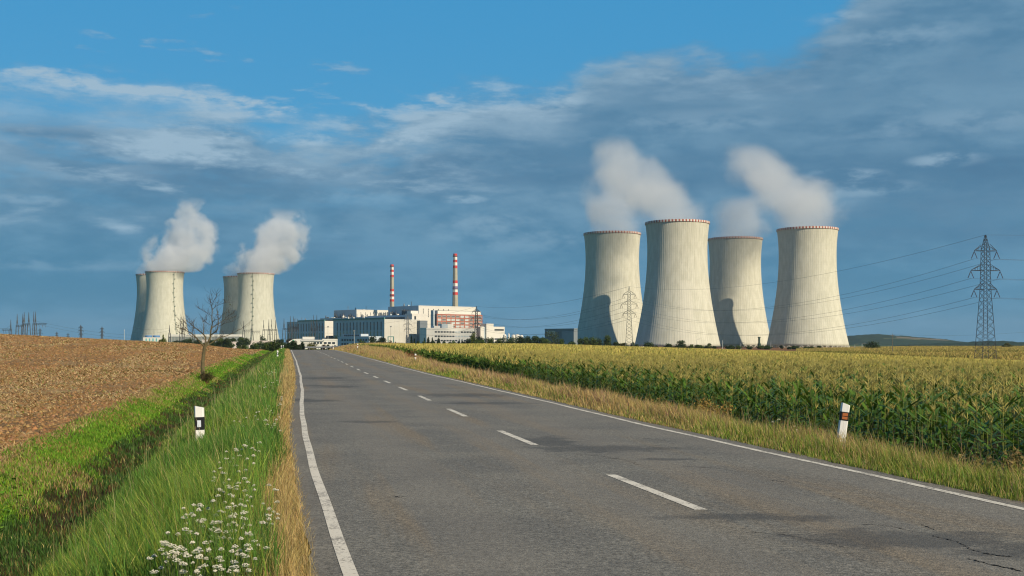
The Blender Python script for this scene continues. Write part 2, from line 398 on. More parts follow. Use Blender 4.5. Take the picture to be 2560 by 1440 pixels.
# ------------------------------------------------------------------ road
def strip(name, m, y, xa, xb, dz, parent=None, ncols=2, zfun=zroad):
    y = np.asarray(y, float); k = np.linspace(0, 1, ncols)
    xa = xa(y) if callable(xa) else xa; xb = xb(y) if callable(xb) else xb
    X = xa[:, None] * (1 - k) + xb[:, None] * k; Y = np.repeat(y[:, None], ncols, 1)
    Z = zfun(Y) + dz
    idx = np.arange(X.size).reshape(X.shape)
    Q = np.stack([idx[:-1, :-1], idx[:-1, 1:], idx[1:, 1:], idx[1:, :-1]], -1).reshape(-1, 4)
    return link(name, tri_mesh(name, np.stack([X, Y, Z], -1).reshape(-1, 3), None, m, None, Q, True), parent)
am = bpy.data.materials.new('asphalt'); am.use_nodes = True; t = NT(am.node_tree); b = am.node_tree.nodes['Principled BSDF']
pos = t.new('ShaderNodeTexCoord').outputs['Object']; X_, Y_, Z_ = t.sep(pos)
agg = t.new('ShaderNodeTexVoronoi', i0=pos); agg.inputs['Scale'].default_value = 62.0
n1 = t.noise(pos, 22, 8, .9); n2 = t.noise(pos, .55, 6, .6); n3 = t.noise(t.xyz(t.m('ADD', t.m('MULTIPLY', X_, 1.0), t.m('MULTIPLY', Y_, .19)), t.m('MULTIPLY', Y_, .06)), 1.1, 5, .55)
c = t.mix(t.ss(n2, .35, .65), (.120, .114, .101), (.158, .148, .126))
c = t.mix(t.m('MULTIPLY', t.ss(n3, .48, .66), .6), c, (.185, .140, .088))            # brownish wheel-track dirt
c = t.mix(t.m('MULTIPLY', t.ss(t.noise(pos, 34, 6, .85), .54, .68), .6), c, (.25, .225, .18))     # light stones
gm_ = t.new('ShaderNodeVectorMath', operation='SCALE'); t.set(gm_.inputs[0], c); t.set(gm_.inputs['Scale'], t.m('MULTIPLY', t.lin(n1, .40, .60, .35, 1.65), t.lin(t.noise(pos, 8.0, 5, .7), .35, .65, .82, 1.18))); c = gm_.outputs[0]
tk = t.m('PINGPONG', t.m('MULTIPLY', t.m('ADD', X_, t.m('ADD', t.m('MULTIPLY', Y_, .193), t.m('MULTIPLY', n2, .5))), 1 / 1.8), .5)
c = t.mix(t.m('MULTIPLY', t.ss(tk, .34, .12), .28), c, (.190, .168, .138))      # worn wheel tracks
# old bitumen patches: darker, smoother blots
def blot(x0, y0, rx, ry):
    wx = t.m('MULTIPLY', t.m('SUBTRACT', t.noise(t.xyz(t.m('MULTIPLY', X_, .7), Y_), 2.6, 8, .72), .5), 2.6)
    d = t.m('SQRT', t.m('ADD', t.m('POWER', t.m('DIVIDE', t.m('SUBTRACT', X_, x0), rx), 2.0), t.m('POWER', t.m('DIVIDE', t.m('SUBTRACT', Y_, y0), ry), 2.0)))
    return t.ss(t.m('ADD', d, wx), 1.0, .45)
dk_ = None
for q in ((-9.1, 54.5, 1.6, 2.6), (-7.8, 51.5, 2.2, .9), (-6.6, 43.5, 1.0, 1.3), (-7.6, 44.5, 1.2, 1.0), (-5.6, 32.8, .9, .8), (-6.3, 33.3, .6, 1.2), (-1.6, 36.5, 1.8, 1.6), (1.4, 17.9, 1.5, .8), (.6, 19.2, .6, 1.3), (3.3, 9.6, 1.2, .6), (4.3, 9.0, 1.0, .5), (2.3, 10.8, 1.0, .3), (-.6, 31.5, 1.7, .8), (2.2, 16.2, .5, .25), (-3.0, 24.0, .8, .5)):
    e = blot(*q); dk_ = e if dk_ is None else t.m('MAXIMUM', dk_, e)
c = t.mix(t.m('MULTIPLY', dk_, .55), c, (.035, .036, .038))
# crumbling dark edges
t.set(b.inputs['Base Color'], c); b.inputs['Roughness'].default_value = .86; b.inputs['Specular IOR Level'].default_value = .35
bp = t.new('ShaderNodeBump'); bp.inputs['Strength'].default_value = .5; bp.inputs['Distance'].default_value = .010
t.set(bp.inputs['Height'], t.m('ADD', agg.outputs['Distance'], n1)); t.set(b.inputs['Normal'], bp.outputs[0])
ry = np.concatenate([np.arange(-20, 60, .25), np.arange(60, 430, 1.5)])
ej = np.convolve(RNG.normal(0, .11, len(ry) + 4), np.ones(5) / 5, 'valid'); ej2 = np.convolve(RNG.normal(0, .11, len(ry) + 4), np.ones(5) / 5, 'valid')
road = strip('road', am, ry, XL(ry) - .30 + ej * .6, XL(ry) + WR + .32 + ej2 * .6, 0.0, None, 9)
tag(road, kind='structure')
lm = bpy.data.materials.new('road_paint'); lm.use_nodes = True; t = NT(lm.node_tree); b = lm.node_tree.nodes['Principled BSDF']
pos = t.new('ShaderNodeTexCoord').outputs['Object']
n1 = t.noise(pos, 30, 6, .7); n2 = t.noise(pos, 3, 5, .6)
c = t.mix(t.ss(t.m('ADD', t.m('MULTIPLY', n1, 1.2), t.m('MULTIPLY', n2, .8)), 1.0, 1.14), (.60, .55, .46), (.24, .215, .18))
t.set(b.inputs['Base Color'], c); b.inputs['Roughness'].default_value = .75
wob = lambda y: .02 * np.sin(y * .35) + .012 * np.sin(y * 1.1 + 1)
strip('edge_line', lm, ry, XL(ry) - .052 + wob(ry) * .5, XL(ry) + .058 + wob(ry) * .5, .004, road)
strip('edge_line', lm, ry, XL(ry) + WR - .055 + wob(ry + 9), XL(ry) + WR + .055 + wob(ry + 9), .004, road)
d0 = strip('centre_dash', lm, np.linspace(11.28, 14.30, 7), XL(np.linspace(11.28, 14.30, 7)) + WL - .065, XL(np.linspace(11.28, 14.30, 7)) + WL + .065, .004, road)
for k in list(range(-1, 0)) + list(range(1, 40)):
    y = np.linspace(11.28 + 7.22 * k, 14.30 + 7.22 * k, 7)
    strip('centre_dash', lm, y, XL(y) + WL - .065, XL(y) + WL + .065, .004, road)
# long crack at the lower right
crack_m = mat('crack', (.012, .012, .014), .95, .1, 5)
def crack(pts, wd, n=60):
    P0 = [P(px, py, F * EYE / (py - HY)) for px, py in pts]
    k = np.linspace(0, len(P0) - 1, n); xs = np.interp(k, range(len(P0)), [p.x for p in P0]) + RNG.normal(0, .012, n); ysx = np.interp(k, range(len(P0)), [p.y for p in P0]) + RNG.normal(0, .012, n)
    wv = wd * (0.35 + RNG.random(n)); wv[0] = wv[-1] = .001
    V = []; 
    for i in range(n): V += [(xs[i] , ysx[i] - wv[i], .0035), (xs[i], ysx[i] + wv[i], .0035)]
    Q = [(2 * i, 2 * i + 2, 2 * i + 3, 2 * i + 1) for i in range(n - 1)]
    link('crack', tri_mesh('crack', V, None, crack_m, None, Q), road)
crack([(2330, 1340), (2385, 1352), (2430, 1375), (2475, 1388), (2530, 1392)], .012)
crack([(2420, 1398), (2470, 1410), (2520, 1420), (2556, 1428)], .010)
crack([(2305, 1312), (2320, 1318), (2340, 1326)], .012, 14)
crack([(1925, 1200), (1945, 1202), (1960, 1206)], .012, 12)
crack([(1880, 1330), (1960, 1338), (2050, 1352), (2120, 1372)], .006, 40)
crack([(1430, 1135), (1490, 1139), (1560, 1150), (1600, 1163)], .010, 30)
crack([(1700, 1166), (1790, 1170), (1850, 1180)], .008, 24)
crack([(985, 1240), (998, 1243), (1010, 1242)], .012, 10)
crack([(1600, 1095), (1640, 1098), (1680, 1106)], .010, 14)
crack([(2150, 1310), (2230, 1316), (2290, 1330)], .007, 22)
crack([(2080, 1242), (2100, 1248), (2125, 1252)], .008, 12)

# ================================================================== cooling towers
def concrete(name, seed, patch=None, stain=1.0):
    m = bpy.data.materials.new(name); m.use_nodes = True; t = NT(m.node_tree); b = m.node_tree.nodes['Principled BSDF']
    uv = t.new('ShaderNodeUVMap', uv_map='UVMap').outputs[0]; u, v, _ = t.sep(uv)
    ang = t.m('MULTIPLY', u, 6.28318)
    cx_, cy_ = t.m('COSINE', ang), t.m('SINE', ang)
    streak = t.noise(t.xyz(t.m('MULTIPLY', cx_, 26.0), t.m('MULTIPLY', cy_, 26.0), t.m('ADD', t.m('MULTIPLY', v, 2.2), seed)), 1.0, 5, .65)
    fine = t.noise(t.xyz(t.m('MULTIPLY', cx_, 60.0), t.m('MULTIPLY', cy_, 60.0), t.m('ADD', t.m('MULTIPLY', v, 9.0), seed)), 1.0, 5, .65)
    mott = t.noise(t.xyz(t.m('MULTIPLY', cx_, 5.0), t.m('MULTIPLY', cy_, 5.0), t.m('ADD', t.m('MULTIPLY', v, 7.0), seed * 2)), 1.6, 6, .6)
    base = t.mix(t.ss(mott, .35, .65), (.47, .465, .385), (.54, .533, .45))
    c = t.mix(t.m('MULTIPLY', t.ss(streak, .50, .72), t.m('MULTIPLY', t.ss(v, .15, .95, .15, .5), stain)), base, (.32, .31, .24))
    c = t.mix(t.m('MULTIPLY', t.ss(fine, .56, .74), .35), c, (.30, .285, .22))
    # narrow formwork joints, up the shell and around it
    jt = t.m('PINGPONG', t.m('MULTIPLY', u, 96.0), .5); c = t.mix(t.m('MULTIPLY', t.ss(jt, .09, .02), .16), c, (.22, .21, .16))
    jr = t.m('PINGPONG', t.m('MULTIPLY', v, 44.0), .5); c = t.mix(t.m('MULTIPLY', t.ss(jr, .06, .01), .12), c, (.25, .24, .19))
    if patch:
        u0, u1, v1 = patch
        pm = t.m('MULTIPLY', t.m('MULTIPLY', t.ss(u, u0, u0 + .004), t.ss(u, u1 + .006, u1)), t.ss(t.m('ADD', v, t.m('MULTIPLY', mott, .08)), v1 + .01, v1))
        c = t.mix(t.m('MULTIPLY', pm, .4), c, (.58, .56, .48))
    t.set(b.inputs['Base Color'], c); b.inputs['Roughness'].default_value = .9; b.inputs['Specular IOR Level'].default_value = .15
    bp = t.new('ShaderNodeBump'); bp.inputs['Strength'].default_value = .35; bp.inputs['Distance'].default_value = .5
    t.set(bp.inputs['Height'], fine); t.set(b.inputs['Normal'], bp.outputs[0])
    return m
red = mat('signal_red', (.50, .045, .04), .6, .12, .2); white = mat('white_paint', (.66, .64, .59), .6, .05, .2)
rim_red = mat('faded_rim_red', (.30, .085, .07), .7, .3, .1); rim_white = mat('faded_rim_white', (.56, .55, .50), .7, .1, .1)
conc = mat('grey_concrete', (.42, .40, .33), .9, .12, .2); steel = mat('galvanised_steel', (.18, .19, .19), .55, .15, .5, metal=.3)
ladder_m = mat('green_steel', (.19, .24, .19), .6, .1, .5)
def r_shell(z):
    zt = 97.0
    return 29.6 * math.sqrt(1 + ((z - zt) / (91.0 if z < zt else 72.0)) ** 2)
def tower(X, Y, base, top, label, m_sh, ladder=None, legs=True, basin=True):
    root = empty('cooling_tower', (X, Y, base), 0, label, 'cooling tower', 'hyperbolic concrete cooling towers of the power station')
    H = top - base; N = 384; K = 46; z0 = 3.2
    k = np.linspace(0, 1, K); z = z0 + (H - z0) * k
    r = np.array([r_shell(q * 124.0 / H) for q in z])
    a = np.linspace(0, 2 * np.pi, N + 1)
    rib = np.where((np.arange(N + 1) % 4) == 0, .13, 0.0)
    Ro = r[:, None] + rib[None, :]; A = np.repeat(a[None, :], K, 0)
    Vo = np.stack([Ro * np.cos(A), Ro * np.sin(A), np.repeat(z[:, None], N + 1, 1)], -1).reshape(-1, 3)
    Ri = np.repeat((r - .9)[:, None], N + 1, 1); Vi = np.stack([Ri * np.cos(A), Ri * np.sin(A), np.repeat(z[:, None], N + 1, 1)], -1).reshape(-1, 3)
    idx = np.arange(K * (N + 1)).reshape(K, N + 1)
    Qo = np.stack([idx[:-1, :-1], idx[:-1, 1:], idx[1:, 1:], idx[1:, :-1]], -1).reshape(-1, 4)
    off = K * (N + 1); Qi = Qo[:, ::-1] + off
    Qt = np.stack([idx[-1, :-1], idx[-1, 1:], idx[-1, 1:] + off, idx[-1, :-1] + off], -1)
    Qb = np.stack([idx[0, 1:], idx[0, :-1], idx[0, :-1] + off, idx[0, 1:] + off], -1)
    QQ = np.concatenate([Qo, Qi, Qt, Qb]); me = tri_mesh('shell', np.concatenate([Vo, Vi]), None, m_sh, None, QQ, True)
    uvl = me.uv_layers.new(name='UVMap'); uu = np.tile(np.stack([A / (2 * np.pi), np.repeat(k[:, None], N + 1, 1)], -1).reshape(-1, 2), (2, 1))
    uvl.data.foreach_set('uv', uu[QQ.ravel()].astype(np.float32).ravel())
    link('shell', me, root)
    # chequered rim
    rim = MB(); n = 120; rt = r[-1]
    for i in range(n):
        a0, a1 = 2 * math.pi * i / n, 2 * math.pi * (i + 1) / n
        ro, ri = rt + .55, rt - 1.2; z1, z2 = H - 1.8, H + .3
        v = [(rr * math.cos(an), rr * math.sin(an), zz) for an in (a0, a1) for rr in (ri, ro) for zz in (z1, z2)]
        rim.add(v, [(2, 6, 7, 3), (0, 1, 5, 4), (1, 3, 7, 5), (0, 4, 6, 2)], i % 2)
    rim.build('rim', [rim_red, rim_white], root)
    if legs:
        for i in range(40):
            a0 = 2 * math.pi * i / 40; g = MB(); rb = r[0] - .4
            for s_ in (-1, 1):
                a1 = a0 + s_ * 2 * math.pi / 80
                g.bar((rb * 1.03 * math.cos(a0), rb * 1.03 * math.sin(a0), .1), (rb * math.cos(a1), rb * math.sin(a1), z0 + .3), .55, .5, 6)
            g.build('leg', conc, root)
    if basin:
        MB().lathe([(r[0] + 3.6, -.5), (r[0] + 3.6, .9), (r[0] + 3.1, .9), (r[0] + 3.1, .2), (0.0, .2)], 64).build('basin', white if basin == 2 else conc, root)
    if ladder is not None:
        g = MB(); an = ladder; tn = Vector((-math.sin(an), math.cos(an), 0)); rd = Vector((math.cos(an), math.sin(an), 0))
        lz = np.linspace(z0, H - 1, 60)
        for s_ in (-1, 1):
            g.path([rd * (r_shell(q * 124 / H) + .9) + tn * s_ * .45 + Vector((0, 0, q)) for q in lz], [.13] * 60, 4)
        for q in np.arange(z0, H - 1, 1.1):
            c_ = rd * (r_shell(q * 124 / H) + .9) + Vector((0, 0, q)); g.bar(c_ - tn * .45, c_ + tn * .45, .09)
        lad = g.build('ladder', ladder_m, root)
        for j, q in enumerate(np.arange(14, H - 4, 7.6)):
            p = MB(); c_ = rd * (r_shell(q * 124 / H) + 1.1) + Vector((0, 0, q))
            s_ = 1 if j % 2 else -1
            e = tn * 2.1 * s_
            for a_, b_ in ((c_ - rd * .9, c_ + rd * .9), (c_ - rd * .9 + e, c_ + rd * .9 + e)): p.bar(a_, b_, .2)
            p.bar(c_, c_ + e, .38); p.bar(c_ + rd * .9 + Vector((0, 0, 1.2)), c_ + rd * .9 + e + Vector((0, 0, 1.2)), .14)
            p.bar(c_ + rd * .9 + e, c_ + rd * .9 + e + Vector((0, 0, 1.2)), .1)
            p.build('platform', ladder_m, lad)
    return root
T1 = tower(112, 1271, -3.2, 124.5, 'cooling tower standing behind the small lattice pylon, outermost of the right-hand four', concrete('shell_concrete', 1.0))
T2 = tower(165, 1136, -4.2, 122.3, 'tallest looking cooling tower, nearest of all, with a paler patch down its front', concrete('shell_concrete', 2.0, (.735, .79, .55), 1.2), legs=False)
T3 = tower(263.5, 1343, -3.6, 125.2, 'cooling tower half in shade between the nearest tower and the far right one', concrete('shell_concrete', 3.0, None, 1.2))
T4 = tower(313.7, 1208, -3.9, 122.9, 'cooling tower at the far right with its slanted base legs showing', concrete('shell_concrete', 4.0, None, .9), basin=2)
T5 = tower(-588, 1927, -3.0, 122.9, 'far cooling tower with a green ladder right of its middle', concrete('shell_concrete', 5.0, None, .4), R(-45), False)
T6 = tower(-648, 2060, -3.0, 126.3, 'dark shaded cooling tower mostly hidden, leftmost on the horizon', concrete('shell_concrete', 6.0, None, .6), None, False)
T7 = tower(-448, 1990, -3.0, 124.0, 'far cooling tower with a dark ladder left of its middle, behind the bare tree', concrete('shell_concrete', 7.0, None, .5), R(-87), False)
T8 = tower(-506, 2120, -3.0, 126.0, 'half hidden far cooling tower right behind the bare tree crown', concrete('shell_concrete', 8.0, None, .9), R(-78), False)

# ------------------------------------------------------------------ striped stacks
def stack(px, Y, ytop, rtop, rbot, bands, label, plats):
    p = F / Y; zt = EYE + (HY - ytop) / p
    root = empty('chimney_stack', (X_at(px, Y), Y, -3), 0, label, 'chimney', 'red and white banded ventilation stacks')
    cols = {'r': 0, 'w': 1, 'c': 2, 'p': 3}
    zs = [(EYE + (HY - (600 + b / 4)) / p) + 3 for b, _ in bands] + [0.0]
    H = zs[0]; rr = lambda z: rbot + (rtop - rbot) * (z / H) ** .8
    prof = []; mi = []
    for i in range(len(bands) - 1, -1, -1):
        lo, hi = zs[i + 1], zs[i]
        n = 6 if bands[i][1] == 'c' else 1
        for j in range(n):
            q = lo + (hi - lo) * j / n
            prof.append((rr(q), q)); mi.append(cols[bands[i][1]])
    prof += [(rr(H), H), (rr(H) - .5, H), (rr(H) - .5, H - 8), (0, H - 8)]; mi += [0, 2, 2, 2]
    mi = mi[:len(prof) - 1]
    MB().lathe(prof, 28, mi).build('shaft', [red, white, mat('stack_concrete', (.36, .335, .26), .9, .15, .15), mat('faded_violet_paint', (.22, .16, .27), .6, .1, .3)], root, smooth=False)
    for b in plats:
        q = EYE + (HY - (600 + b / 4)) / p + 3; g = MB().lathe([(rr(q) + .05, q), (rr(q) + 1.0, q), (rr(q) + 1.0, q + .25), (rr(q) + .05, q + .25)], 20, closed=True)
        g.lathe([(rr(q) + .95, q + 1.1), (rr(q) + 1.05, q + 1.1), (rr(q) + 1.05, q + 1.3), (rr(q) + .95, q + 1.3)], 20, closed=True)
        for i in range(10):
            an = i * math.pi / 5; g.bar(((rr(q) + 1) * math.cos(an), (rr(q) + 1) * math.sin(an), q), ((rr(q) + 1) * math.cos(an), (rr(q) + 1) * math.sin(an), q + 1.3), .06)
        g.build('platform', steel, root)
    g = MB(); an = R(-95)
    for s_ in (-.35, .35):
        g.path([((rr(q) + .35) * math.cos(an) + s_, (rr(q) + .35) * math.sin(an), q) for q in np.linspace(2, H - 1, 20)], [.12] * 20, 4)
    g.build('ladder', steel, root)
stack(980, 1850, 661, 2.75, 4.9, [(245, 'r'), (270, 'w'), (297, 'r'), (320, 'w'), (348, 'r'), (372, 'c'), (490, 'r'), (515, 'w'), (542, 'r'), (567, 'w'), (593, 'r'), (616, 'c')],
      'shorter red and white banded chimney stack rising behind the white turbine buildings', (268, 556))
stack(1138, 1850, 634, 3.2, 6.3, [(137, 'r'), (170, 'w'), (198, 'r'), (225, 'w'), (255, 'r'), (283, 'c'), (405, 'r'), (433, 'w'), (463, 'p'), (495, 'w'), (522, 'r'), (550, 'c')],
      'taller banded chimney stack with a violet ring, above the brick office block', (165, 490))

# ================================================================== plant buildings
wpan = mat('white_panels', (.60, .575, .52), .8, .06, .05); wpan2 = mat('pale_panels', (.50, .485, .44), .8, .07, .08)
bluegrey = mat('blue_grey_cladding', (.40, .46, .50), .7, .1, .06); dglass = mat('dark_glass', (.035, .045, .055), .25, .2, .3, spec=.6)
olive = mat('olive_panel', (.20, .22, .15), .6, .2, .5); teal = mat('teal_roofing', (.07, .20, .18), .6, .15, .1); dgrey = mat('dark_plant', (.07, .08, .09), .7, .2, .5)
roofm = mat('roof_felt', (.20, .20, .20), .9, .1, .1); lightglass = mat('pale_blinds', (.45, .50, .52), .35, .25, .6, spec=.5)  # lightglass: paler tone for some of the window panes
def part_box(name, root, m, *b): return MB().box(*b).build(name, m, root)
A40 = R(40.2)
def block(name, px, Y, ztop, wd, dp, label, cat, m_wall, rz=A40, zb=-3.5, roof=roofm, X=None, parapet=.8, group=None):
    """a building whose near corner is at px; local x runs right along the front, local y into the depth"""
    root = empty(name, (X_at(px, Y) if X is None else X, Y, zb), rz, label, cat, group)
    H = ztop - zb
    part_box('wall', root, m_wall, 0, wd, 0, dp, 0, H)
    g = MB().box(.5, wd - .5, .5, dp - .5, H + .003, H + .25); g.build('roof', roof, root)
    if parapet:
        g = MB()
        g.box(-.12, wd + .12, -.12, .28, H - .4, H + parapet); g.box(-.12, wd + .12, dp - .28, dp + .12, H - .4, H + parapet)
        g.box(-.12, .28, .29, dp - .29, H - .4, H + parapet); g.box(wd - .28, wd + .12, .29, dp - .29, H - .4, H + parapet)
        g.build('parapet', m_wall, root)
    return root, H
def strip_windows(root, H, x, ys_, w_, spans):
    """tall window strips in the left wall (x = 0 plane), each strip one part"""
    base = None
    for y in ys_:
        g = MB()
        for (z0, z1, mi) in spans: g.box(x - .12, x + .3, -w_ / 2, w_ / 2, H * z0, H * z1, mi)
        if base is None: base = g.mesh('window_strip', [dglass, olive])
        link('window', base, root, (0, y, 0))
def roof_clutter(root, H, x0, x1, y0, y1, n, seed):
    r_ = random.Random(seed)
    for i in range(n):
        x, y = r_.uniform(x0, x1), r_.uniform(y0, y1); k = r_.random()
        if k < .4: MB().box(x - 1.5, x + 1.5, y - 1.2, y + 1.2, H + .2, H + r_.uniform(1.5, 3.8)).build('roof_unit', r_.choice([wpan, dgrey, bluegrey]), root)
        elif k < .75: MB().lathe([(1.1, H + .2), (1.1, H + r_.uniform(2, 6)), (.2, H + 6.2)], 10, cx=x, cy=y).build('vent_pipe', r_.choice([dgrey, steel, wpan]), root)
        else: MB().lathe([(.35, H + .2), (.35, H + r_.uniform(4, 9))], 8, cx=x, cy=y).build('vent_pipe', r_.choice([dgrey, steel]), root)
# hall 2 (near) and hall 1 (far)
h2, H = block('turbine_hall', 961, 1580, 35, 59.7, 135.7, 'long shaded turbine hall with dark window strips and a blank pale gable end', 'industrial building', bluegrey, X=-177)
strip_windows(h2, H, 0, [8.5 + i * 8.9 for i in range(14)], 2.6, [(.10, .60, 1), (.62, .93, 0), (.03, .09, 0)])
part_box('end_wall', h2, wpan2, -.6, 59.9, -.5, -.13, 0, H + .6); part_box('roof_edge', h2, teal, -.9, 1.0, 0, 136, H + .85, H + 3.0)
g = MB(); [g.box(-.25, .0, y - .35, y + .35, 0, H + .3) for y in np.arange(4.2, 134, 8.9)]; g.build('pilaster', mat('pale_cladding', (.42, .50, .55), .7, .08, .1), h2)
g = MB(); [g.box(x, x + .18, -.62, -.502, 1, H - .5) for x in np.arange(7, 58, 8.5)]; g.build('panel_joint', conc, h2)
roof_clutter(h2, H, 4, 30, 60, 130, 16, 1)
h1, H = block('turbine_hall', 812, 1720, 35.2, 60, 116, 'farther long shaded turbine hall behind the switchyard gantries', 'industrial building', bluegrey)
strip_windows(h1, H, 0, [7 + i * 8.0 for i in range(14)], 2.4, [(.10, .55, 1), (.62, .93, 0)])
part_box('end_wall', h1, wpan, -.6, 60, -.5, -.13, 0, H + .6); part_box('roof_edge', h1, teal, -.9, 1.0, 0, 80, H + .85, H + 2.8)
g = MB(); [g.box(-.25, .0, y - .35, y + .35, 0, H + .3) for y in np.arange(3, 115, 8.0)]; g.build('pilaster', MATS['pale_cladding'], h1)
MB().box(2, 56, -14, -1, 0, 17).build('annex', mat('dark_brown_cladding', (.10, .075, .085), .7, .2, .2), h1)
roof_clutter(h1, H, 4, 20, 60, 112, 8, 2)
# intermediate service decks
for (px, Y, zt, dp, lb, sd_) in ((1029, 1640, 42.6, 114, 'blue grey service building with pipework on its roof, above the near turbine hall', 3), (926, 1790, 43, 152, 'blue grey service building stepping down behind the farther turbine hall', 4)):
    r_, H = block('service_building', px, Y, zt, 24, dp, lb, 'industrial building', bluegrey)
    g = MB(); g.box(-.3, 0, 3, dp - 8, H - 7, H - 2.6); g.build('window', dglass, r_); part_box('roof_edge', r_, MATS['pale_cladding'], -.9, 0, 0, dp, H - 2, H + .9)
    part_box('lower_band', r_, teal, -.5, 0, 0, dp, H - 12, H - 8.5)
    roof_clutter(r_, H, 1, 20, 6, dp - 6, 26, sd_)
# reactor buildings
for (px, X0, Y, zt, wd, dp, lb, sd_) in ((1047, -136, 1660, 56.5, 105.8, 78.8, 'largest white reactor building with narrow window slits, behind the brick offices', 5), (892, -253.5, 1857, 56.5, 105.8, 70, 'farther white reactor building left of the shorter chimney stack', 6)):
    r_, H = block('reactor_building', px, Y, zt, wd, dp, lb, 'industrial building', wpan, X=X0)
    part_box('shaded_side', r_, bluegrey, -.5, -.13, .2, dp, 0, H + .7)  # blue-grey slab puts the shade of the left face into its colour
    for i, x in enumerate(np.arange(7.5, 62, 9.2)):
        g = MB()
        for z in np.arange(H - (16 if i % 3 != 2 else 42), H - 5, 2.6): g.box(x, x + 1.0, -.2, .1, z, z + 1.9)
        g.build('window', dglass, r_)
    rr_ = random.Random(sd_)
    for y in np.arange(4, dp - 3, 4.3):
        k = rr_.random(); z1 = H - rr_.uniform(3, 12)
        if k < .8: MB().lathe([(rr_.uniform(.5, 1.5), H - 20), (rr_.uniform(.5, 1.2), z1)], 8, cx=-2.2, cy=y).build('vent_pipe', dgrey, r_)
    roof_clutter(r_, H, 3, 40, 4, dp - 5, 4, sd_)
# white stair / annex block and shaded recess block between hall and reactor
r_, H = block('annex_building', 1030, 1628, 44, 24.4, 18, 'blank pale annex block right of the near turbine hall gable, with one window', 'industrial building', wpan)
MB().box(4, 7, -.2, .1, H - 8.5, H - 3).build('window', dglass, r_); MB().box(0, 13, 3, 12, H + .3, H + 4.8).build('roof_house', white, r_)
r_, H = block('annex_building', 1050, 1610, 33.5, 13, 16, 'shade-grey block for a recess, with a dark window band beside the near turbine hall', 'industrial building', mat('recess_shade_grey', (.16, .19, .22), .7, .1, .1))  # block added for a recess, its shade put into the grey-blue colour
MB().box(1, 11, -.2, .1, H * .62, H * .66).build('window', dglass, r_)
for z in (.1, .25, .4): MB().box(3, 12, -.2, .1, H * z, H * z + 2).build('window', lightglass, r_)
# brick office block
brick = bpy.data.materials.new('red_brick_panels'); brick.use_nodes = True; t = NT(brick.node_tree); b = brick.node_tree.nodes['Principled BSDF']
X_, Y_, Z_ = t.sep(t.new('ShaderNodeTexCoord').outputs['Object'])
j = t.m('MAXIMUM', t.ss(t.m('PINGPONG', t.m('MULTIPLY', X_, .62), .5), .10, .03), t.ss(t.m('PINGPONG', t.m('MULTIPLY', Z_, .5), .5), .05, .01))
t.set(b.inputs['Base Color'], t.mix(t.m('MULTIPLY', j, .45), (.33, .095, .058), (.42, .28, .20))); b.inputs['Roughness'].default_value = .85
r_, H = block('office_block', 1092, 1560, 46.6, 80, 14, 'tall red brick office block with rows of white framed windows and a white top', 'office building', brick, X=-103, parapet=0)
Wb = 80
part_box('top_storey', r_, white, 2, 78, .8, 13, H - 4.2, H + .3)
for o_ in list(r_.children):
    if o_.name.startswith('wall') or o_.name.startswith('roof'):
        pass
bpy.data.objects.remove([o_ for o_ in r_.children if o_.name.startswith('wall')][0]); bpy.data.objects.remove([o_ for o_ in r_.children if o_.name.startswith('roof')][0])
part_box('wall', r_, brick, 0, 80, 0, 14, 0, H - 4.3); part_box('roof', r_, roofm, 2.5, 77.5, 1.2, 12.6, H + .51, H + .8)
part_box('side_wall', r_, dgrey, -.4, -.01, .2, 13.8, 0, H - 4.3); part_box('stair_tower', r_, bluegrey, -3, -.45, 4, 10, 0, H + 1)  # dark grey slab paints the shade on the left side of the brick
wf = MB(); wf.box(0, 6.2, -.25, -.05, 0, .25); wf.box(0, 6.2, -.25, -.05, 2.65, 2.9); [wf.box(x, x + .22, -.25, -.05, .26, 2.64) for x in (0, 1.2, 2.4, 3.6, 4.8, 5.98)]
wf = wf.mesh('window_frame', white); wg = [MB().box(.1, 6.1, -.12, .1, .1, 2.8).mesh('window', m_) for m_ in (dglass, lightglass)]
rr_ = random.Random(4)
for i in range(10):
    for k in range(6):
        x, z = 1.2 + i * 7.9, H - 8.9 - k * 4.55
        o_ = link('window', wg[1 if (3 <= i <= 6 and rr_.random() < .65) or rr_.random() < .15 else 0], r_, (x, 0, z)); link('frame', wf, o_)
# white low office in front
r_, H = block('office_building', 1066, 1450, 21, 81, 15, 'long white three storey office in front of the red brick block', 'office building', white, X=-109)
for k in range(3):
    for i in range(14):
        if i < 13 or k < 1: MB().box(13 + i * 4.7, 13 + i * 4.7 + 3.4, -.2, .1, H - 5.2 - k * 5.6, H - 3.4 - k * 5.6).build('window', dglass if i < 7 or rr_.random() < .5 else lightglass, r_)
MB().box(14, 24, 3, 9, H + .3, H + 3.6).build('roof_house', white, r_); MB().box(27, 37, 4, 12, H + .3, H + 6).build('roof_house', bluegrey, r_); MB().box(37, 46, 4, 12, H + .3, H + 6).build('roof_house', white, r_)
MB().box(40, 78, -12, -.3, 0, 6.5).build('front_wing', wpan2, r_); MB().box(43, 60, -12.2, -11.9, 4, 5.4).build('window', dglass, r_)
# right-hand white blocks
r_, H = block('workshop_building', 1216, 1600, 29, 13, 18, 'narrow white tower-like block right of the brick offices, with lower wings', 'industrial building', wpan, X=-36)
MB().box(13.01, 33.8, .4, 18, 0, H - 3.4).build('side_wing', wpan, r_)
for z in (H - 9, H - 22): MB().box(15, 32, .2, .5, z, z + 2.2).build('window', dglass, r_)
MB().box(-9, -3, 2, 14, 0, H - 3.4).build('side_wing', wpan, r_); MB().box(-2.99, -.01, 3, 14, 0, H - 4).build('side_wing', bluegrey, r_)
MB().box(6, 44, -10, -.4, 0, 7.5).build('front_wing', bluegrey, r_)
